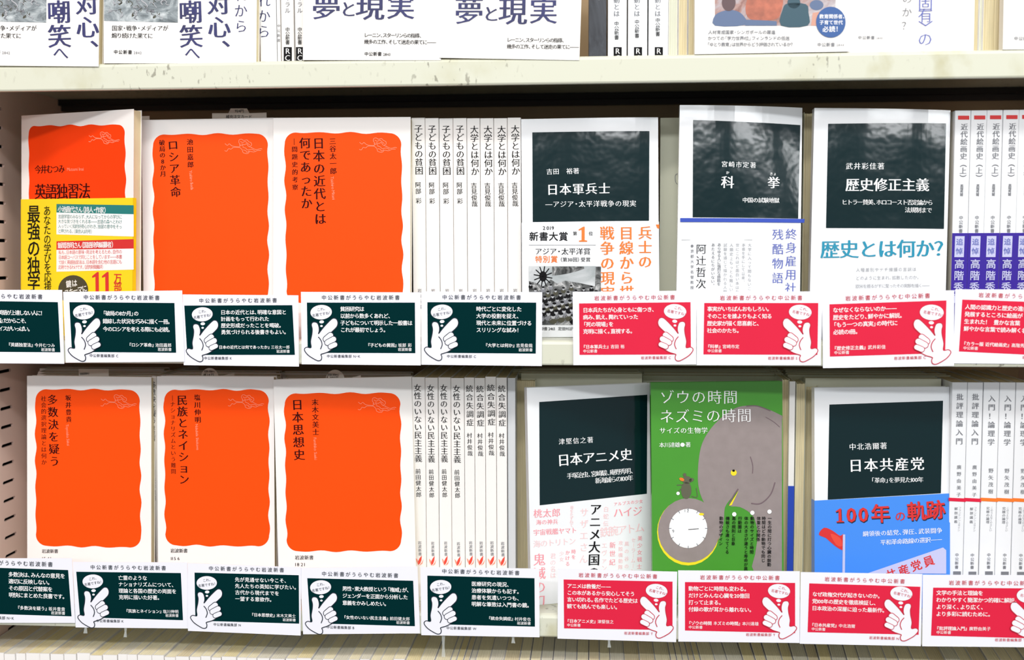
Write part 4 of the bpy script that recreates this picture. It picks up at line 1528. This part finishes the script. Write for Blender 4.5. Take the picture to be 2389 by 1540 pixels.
# ================================================================== message cards
def card(i, TL, TR, BL, panel, kind, lines, start, pitch, lh, ttl, auth, credit, label, tilt=0, csz=12.2):
    Y = -1.0 - (i % 2) * 0.7
    a, b, c = at(*TL, Y), at(*TR, Y), at(*BL, Y)
    X = unit(b - a)
    Z = unit(a - c)
    d = float(X @ Z)
    X = unit(X - Z * d * .75)
    Z = unit(Z - X * float(X @ Z))
    w, h = float(np.linalg.norm(b - a)), float(np.linalg.norm(a - c))
    sh = Sheet(a - Z * h, X, Z)
    root = empty('message_card')
    root.matrix_world = sh.matrix()
    green = kind == 'g'
    tag(root, label, 'card', 'dark green message cards on the shelf lips' if green else 'crimson message cards on the shelf lips')
    LN = CARD_LINE if green else CARD_RED_LINE
    p = Part()
    p.box(0, w, 0, .3, 0, h, CARD_WHITE)
    p.build('paper', root)
    p = Part()
    sh.quad(p, panel, CARD_GREEN if green else CARD_RED, 1)
    p.build('colour_panel', root)
    # template pixels of a 282 px wide card -> this card's millimetres -> through uv directly
    u = w / 282.0

    def M(x, y):
        return (x * u if green else w - x * u, h - y * u)

    def cuv(x, y):
        return M((x - 95) / 4.119, (y - 42) / 4.119)

    def ell(part, cx, cy, rx, ry, m, k, rot=0):
        pts = []
        for q in range(28):
            an = 2 * math.pi * q / 28
            ex, ey = rx * math.cos(an), ry * math.sin(an)
            pts.append(cuv(cx + ex * math.cos(rot) - ey * math.sin(rot), cy + ex * math.sin(rot) + ey * math.cos(rot)))
        sh.poly_uv(part, pts, m, k)

    def capsule(part, a, b, r, m, k):
        an0 = math.atan2(b[1] - a[1], b[0] - a[0])
        pts = [(b[0] + r * math.cos(an0 - math.pi / 2 + math.pi * q / 8), b[1] + r * math.sin(an0 - math.pi / 2 + math.pi * q / 8)) for q in range(9)]
        pts += [(a[0] + r * math.cos(an0 + math.pi / 2 + math.pi * q / 8), a[1] + r * math.sin(an0 + math.pi / 2 + math.pi * q / 8)) for q in range(9)]
        sh.poly_uv(part, [cuv(*q) for q in pts], m, k)

    def uline(part, pts, wd, m, k, closed=False, n=4):
        pts = spline(pts, n, closed)
        q = [np.array(cuv(*t)) for t in pts]
        if closed:
            q.append(q[0])
        hw = wd / 4.119 * u / 2
        vs, fs = [], []
        for j, t in enumerate(q):
            a_ = q[j - 1] if j else (q[-2] if closed else t)
            b_ = q[j + 1] if j < len(q) - 1 else (q[1] if closed else t)
            dd = b_ - a_
            L = math.hypot(*dd) or 1
            nx, ny = -dd[1] / L * hw, dd[0] / L * hw
            vs += [sh.pt(t[0] + nx, t[1] + ny, k), sh.pt(t[0] - nx, t[1] - ny, k)]
        for j in range(len(q) - 1):
            fs.append((2 * j, 2 * j + 1, 2 * j + 3, 2 * j + 2))
        part.add(vs, fs, m)

    hand = [(190, 580), (186, 520), (200, 450), (204, 400), (196, 362), (205, 338), (230, 332), (256, 345), (270, 385), (270, 420), (264, 446),
            (300, 400), (340, 355), (385, 310), (412, 294), (440, 302), (454, 335), (446, 372), (420, 402), (385, 436), (360, 470), (400, 520), (420, 560), (400, 590), (350, 622), (296, 640), (285, 648), (293, 668), (288, 695), (268, 706), (238, 700), (170, 660), (134, 622), (125, 594), (148, 576)]
    p = Part()
    sh.poly_uv(p, [cuv(*q) for q in spline(hand, 4, True)], CARD_WHITE, 3)
    uline(p, hand, 8, LN, 4, True)
    for a_, b_, r in (((338, 497), (382, 460), 26), ((352, 530), (412, 496), 25), ((382, 568), (426, 548), 22)):
        capsule(p, a_, b_, r + 7, LN, 5)
    for kk, (a_, b_, r) in enumerate((((338, 497), (382, 460), 26), ((352, 530), (412, 496), 25), ((382, 568), (426, 548), 22))):
        capsule(p, a_, b_, r, CARD_WHITE, 6 + kk)
        if kk < 2:
            nx = (((352, 530), (412, 496), 25), ((382, 568), (426, 548), 22))[kk]
            capsule(p, nx[0], nx[1], nx[2] + 6, LN, 6.5 + kk)
    uline(p, [(262, 474), (288, 508), (298, 550), (282, 594)], 8, LN, 6)
    p.build('hand_drawing', root)
    p = Part()
    ell(p, 292, 237, 109, 74, LN, 2, -.08)
    ell(p, 292, 237, 105, 70, CARD_WHITE, 3, -.08)
    ell(p, 296, 330, 23, 15, CARD_WHITE, 3, -.1)
    ell(p, 294, 370, 13, 10, CARD_WHITE, 3, -.1)
    p.build('speech_bubble', root)
    p = Part()

    def ht(txt, x0, y0, x1, y1, m, st, size):
        """text in template pixels, always reading left to right"""
        a_, b_ = np.array(M(x0, y0)), np.array(M(x1, y1))
        if not green:
            a_, b_ = b_, a_
        dd = b_ - a_
        L = float(np.linalg.norm(dd))
        ex = dd / L
        ey = np.array([-ex[1], ex[0]])
        ads = [adv(q) for q in txt]
        pt = L / sum(ads)
        pos = 0
        for ch, wd in zip(txt, ads):
            cc = pos + wd / 2
            if ch in HALF:
                cc = pos + .5
            elif ch in HALF_L:
                cc = pos + wd - .5
            sh.put(p, ch, a_ + ex * cc * pt, size * u, ex, ey, m, st, 4)
            pos += wd

    if not green:
        for q, txt in (((50, 38, 26, 43.5), 'これ、'), ((66, 45.5, 19, 55.5), '名著ですね！')):
            A, B = np.array(M(q[0], q[1])), np.array(M(q[2], q[3]))
            dd = B - A
            L = float(np.linalg.norm(dd))
            ex = dd / L
            ey = np.array([-ex[1], ex[0]])
            for n_, ch in enumerate(txt):
                sh.put(p, ch, A + ex * L * (n_ + .5) / len(txt), 8.2 * u, ex, ey, LN, 'gothic', 4)
    else:
        ht('これ、', 38, 42, 59, 38.5, LN, 'gothic', 8.2)
        ht('名著ですね！', 26.5, 56, 71, 48, LN, 'gothic', 8.2)
    p.build('bubble_lettering', root)
    # heading
    p = Part()
    head = '中公新書がうらやむ岩波新書' if green else '岩波新書がうらやむ中公新書'
    pl, pr = sh.uv(*panel[0]), sh.uv(*panel[1])
    ph = sh.uv(*panel[3])
    px = unit(pr - pl)
    pw = float(np.linalg.norm(pr - pl))
    k = u
    HP = float(np.linalg.norm(ph - pl))

    def run(txt, p0, p1, m, st, size, kk=3, right=False, pitch=None):
        """p0 -> p1 in the card's own millimetres"""
        dd = p1 - p0
        L = float(np.linalg.norm(dd))
        ex = dd / L
        ey = np.array([-ex[1], ex[0]])
        ads = [adv(q) for q in txt]
        pt = L / sum(ads)
        pos = 0
        for ch, wd in zip(txt, ads):
            s = size / pt
            cc = pos + wd / 2
            if ch in HALF:
                cc = pos + .5
            elif ch in HALF_L:
                cc = pos + wd - .5
            sh.put(p, ch, p0 + ex * cc * pt, size, ex, ey, m, st, kk)
            pos += wd

    dn = np.array([px[1], -px[0]])
    h0 = pl + px * pw * .132 - dn * 11.6 * k
    run(head, h0, h0 + px * pw * .735, CARD_LINE if green else CARD_RED_LINE, 'gothic', 12.0 * k)
    p.build('heading_lettering', root)
    p = Part()
    sx, sy = start
    P0 = sh.uv(sx, sy)
    for j, s in enumerate(lines):
        L = sum(adv(q) for q in s) * pitch * k
        q0 = P0 + dn * j * lh * k
        run(s, q0, q0 + px * L, INK_WHITE, 'bold', csz * k)
    p.build('message_lettering', root)
    p = Part()
    ps = 9.7 * k
    if len(ttl) + len(auth) > 19:
        ps = 9.2 * k
    La, Lb = sum(adv(q) for q in ttl) * ps, sum(adv(q) for q in auth) * ps
    if green:
        e = pr + dn * .845 * HP - px * 8 * k
        run(ttl, e - px * (La + Lb + 2 * k), e - px * (Lb + 2 * k), INK_WHITE, 'bold', ps * 1.02)
        run(auth, e - px * Lb, e, INK_WHITE, 'gothic', ps)
        e2 = e + dn * .085 * HP
        run('岩波新書', e2 - px * 33 * k, e2, INK_WHITE, 'gothic', 8.4 * k)
    else:
        e = pl + dn * .845 * HP + px * 8 * k
        run(ttl, e, e + px * La, INK_WHITE, 'bold', ps * 1.02)
        run(auth, e + px * (La + 3 * k), e + px * (La + Lb + 3 * k), INK_WHITE, 'gothic', ps)
        e2 = e + dn * .085 * HP
        run('中公新書', e2, e2 + px * 33 * k, INK_WHITE, 'gothic', 8.4 * k)
    p.build('credit_lettering', root)
    p = Part()
    cr = ('中公新書編集部' if green else '岩波新書編集部') + credit
    Lc = sum(adv(q) for q in cr) * 8.6 * k
    if green:
        q0 = pl + dn * (HP + 8 * k) + px * 45 * k
    else:
        q0 = pr + dn * (HP + 8 * k) - px * (45 * k + Lc)
    run(cr, q0, q0 + px * Lc, CARD_LINE if green else CARD_RED_LINE, 'gothic', 8.2 * k)
    p.build('footer_lettering', root)
    return root


C = [
    ((-133, 676), (145, 681), (-126, 847), [(-118, 701), (135, 705), (141, 822), (-112, 820)], 'g', ['いくらやっても英語が上達しない人に！', '「人の記憶は脆弱」だからこそ、', '具体的なアドバイスがいっぱい。'], (-72, 728), 10.0, 18.4, '『英語独習法』', '今井むつみ', '15', 'dark green message card cut by the left edge of the frame, upper lip'),
    ((147, 681), (425, 684), (155, 846), [(162, 705), (407, 707), (411, 823), (168, 821)], 'g', ['「破局の8か月」の', '錯綜した状況を巧みに描く一冊。', '今のロシアを考える際にも必読。'], (240, 731), 11.0, 18.2, '『ロシア革命』', '池田嘉郎', ' C', 'dark green message card under the yellow-banded book, upper lip'),
    ((426, 687), (696, 686), (428, 852), [(430, 713), (682, 712), (688, 828), (437, 828)], 'g', ['日本の近代とは、明確な意図と', '計画をもって行われた', '歴史形成だったことを喝破。', '勇気づけられる後書きもよい。'], (515, 729), 11.8, 15.8, '『日本の近代とは何であったか』', '三谷太一郎', ' K', 'dark green message card under the upper plain orange book, its title line the longest'),
    ((702, 681), (981, 683), (704, 850), [(716, 706), (968, 706), (969, 824), (718, 823)], 'g', ['貧困研究は', '以前から数多くあれど、', '子どもについて明示した一般書は', 'これが最初でしょう。'], (794, 721), 11.3, 16.3, '『子どもの貧困』', '坂部 彩', ' N・K', 'dark green message card under the two column orange book, upper lip'),
    ((983, 680), (1265, 680), (983, 851), [(997, 705), (1251, 706), (1250, 825), (998, 823)], 'g', ['時代ごとに変化した', '大学の役割を捉え、', '現代と未来に位置づける', 'スリリングな試み！'], (1111, 721), 11.8, 16.3, '『大学とは何か』', '吉見俊哉', ' C', 'dark green message card under the upper white spines, left of the bare gap'),
    ((1336, 681), (1624, 680), (1338, 852), [(1351, 708), (1611, 705), (1612, 827), (1352, 828)], 'r', ['日本兵たちが心身ともに傷つき、', '病み、飢え、斃れていった', '「死の現場」を', '克明に描く。直視する。'], (1360, 724), 11.3, 16.4, '『日本軍兵士』', '吉田 裕', ' C', 'crimson message card in front of the soldiers photo band, right of the bare gap'),
    ((1626, 681), (1917, 684), (1626, 852), [(1643, 707), (1909, 707), (1907, 828), (1641, 827)], 'r', ['事実がいちばんおもしろい。', 'そのことを誰よりもよく知る', '歴史家が描く悲喜劇と、', '社会のかたち。'], (1650, 721), 11.3, 16.6, '『科挙』', '宮崎市定', ' S', 'crimson message card under the curled cover with a blue stripe'),
    ((1919, 684), (2226, 677), (1920, 859), [(1935, 710), (2208, 701), (2205, 824), (1936, 832)], 'r', ['なぜなくならないのか――', '歴史をたどり、鮮やかに解説。', '「もう一つの真実」の時代に', '必読の1冊。'], (1943, 724), 11.4, 16.2, '『歴史修正主義』', '武井彩佳', ' C', 'crimson message card under the cyan headline book, tilted up to the right'),
    ((2229, 675), (2530, 684), (2226, 848), [(2245, 699), (2515, 708), (2509, 833), (2237, 820)], 'r', ['人間の認識力と歴史の進歩は', '発展するところに絵画が', '生まれた！　豊かな言葉', '鮮やかな言葉で読み解く名著'], (2251, 716), 11.6, 16.4, '『カラー版 近代絵画史』', '高階秀爾', ' N', 'crimson message card cut by the right edge of the frame, upper lip'),
    ((-116, 1303), (168, 1311), (-106, 1453), [(-95, 1322), (159, 1330), (167, 1438), (-88, 1430)], 'g', ['多数決は、みんなの意見を', '適切に反映しない。', 'その原因と代替案を', '明快にまとめた良書です。'], (20, 1340), 11.3, 15.6, '『多数決を疑う』', '坂井豊貴', ' N・K', 'dark green message card cut by the left edge of the frame, lower lip'),
    ((170, 1311), (437, 1315), (177, 1464), [(178, 1334), (422, 1337), (427, 1447), (187, 1440)], 'g', ['亡霊のような', 'ナショナリズムについて、', '理論と各国の歴史の両面を', '克明に描いた好著。'], (276, 1348), 11.9, 15.8, '『民族とネイション』', '塩川伸明', ' K', 'dark green message card between the two lower left orange books'),
    ((438, 1314), (702, 1321), (438, 1472), [(454, 1336), (697, 1342), (698, 1455), (456, 1448)], 'g', ['先が見通せない今こそ、', '先人たちの英知に学びたい。', '古代から現代までを', '一望する意欲作。'], (548, 1352), 12.3, 16.0, '『日本思想史』', '末木文美士', ' N', 'dark green message card second left of the lower white spines'),
    ((700, 1325), (974, 1331), (709, 1480), [(717, 1349), (964, 1355), (968, 1461), (724, 1454)], 'g', ['男性・東大教授という「権威」が、', 'ジェンダーを正面から分析した', '意義をかみしめたい。'], (799, 1373), 11.2, 17.3, '『女性のいない民主主義』', '前田健太郎', ' B', 'dark green message card with three lines, hung lowest beside the lower white spines'),
    ((981, 1323), (1258, 1327), (983, 1482), [(997, 1343), (1247, 1349), (1248, 1462), (998, 1456)], 'g', ['医療研究の現況、', '治療体験からも記す。', '患者を気遣いつつも、', '明解な筆致は入門書の鏡。'], (1100, 1362), 12.0, 16.2, '『統合失調症』', '村井俊也', ' W', 'dark green message card under the lower white spines, left of the gap'),
    ((1302, 1327), (1580, 1331), (1300, 1490), [(1315, 1352), (1569, 1357), (1569, 1470), (1316, 1466)], 'r', ['アニメは教養だ――', 'この本があるから安心してそう', '言い切れる。名作でたどる歴史は', '観ても読んでも楽しい。'], (1323, 1367), 11.5, 16.4, '『日本アニメ史』', '津堅信之', ' T', 'crimson message card in front of the tilted cover with pink film titles'),
    ((1582, 1331), (1866, 1335), (1583, 1497), [(1598, 1358), (1855, 1360), (1855, 1477), (1598, 1471)], 'r', ['動物ごとに時間も変わる。', 'だけどみんな心臓を20億回', '打って止まる。', '付録の歌が耳から離れない。'], (1606, 1373), 11.8, 16.6, '『ゾウの時間 ネズミの時間』', '本川達雄', ' T', 'crimson message card under the green elephant cover'),
    ((1868, 1335), (2152, 1341), (1866, 1502), [(1888, 1361), (2147, 1369), (2143, 1481), (1884, 1475)], 'r', ['なぜ政権交代が起きないのか。', '党100年の歴史を徹底検証し、', '日本政治の深層に迫った最新作。'], (1895, 1386), 11.7, 17.0, '『日本共産党』', '中北浩爾', ' N', 'crimson message card with three lines under the sky blue banded cover'),
    ((2153, 1341), (2450, 1345), (2152, 1508), [(2177, 1371), (2443, 1373), (2438, 1490), (2172, 1483)], 'r', ['文学の手法と理論を', 'わかりやすく簡潔かつ的確に解説。', 'より深く、より広く、', 'より多彩に読むために。'], (2184, 1383), 11.6, 16.4, '『批評理論入門』', '廣野由美子', ' Y', 'crimson message card cut by the right edge of the frame, lower lip'),
]
for i, c in enumerate(C):
    card(i, *c)

bpy.data.objects.remove(_to)
bpy.data.curves.remove(_tc)
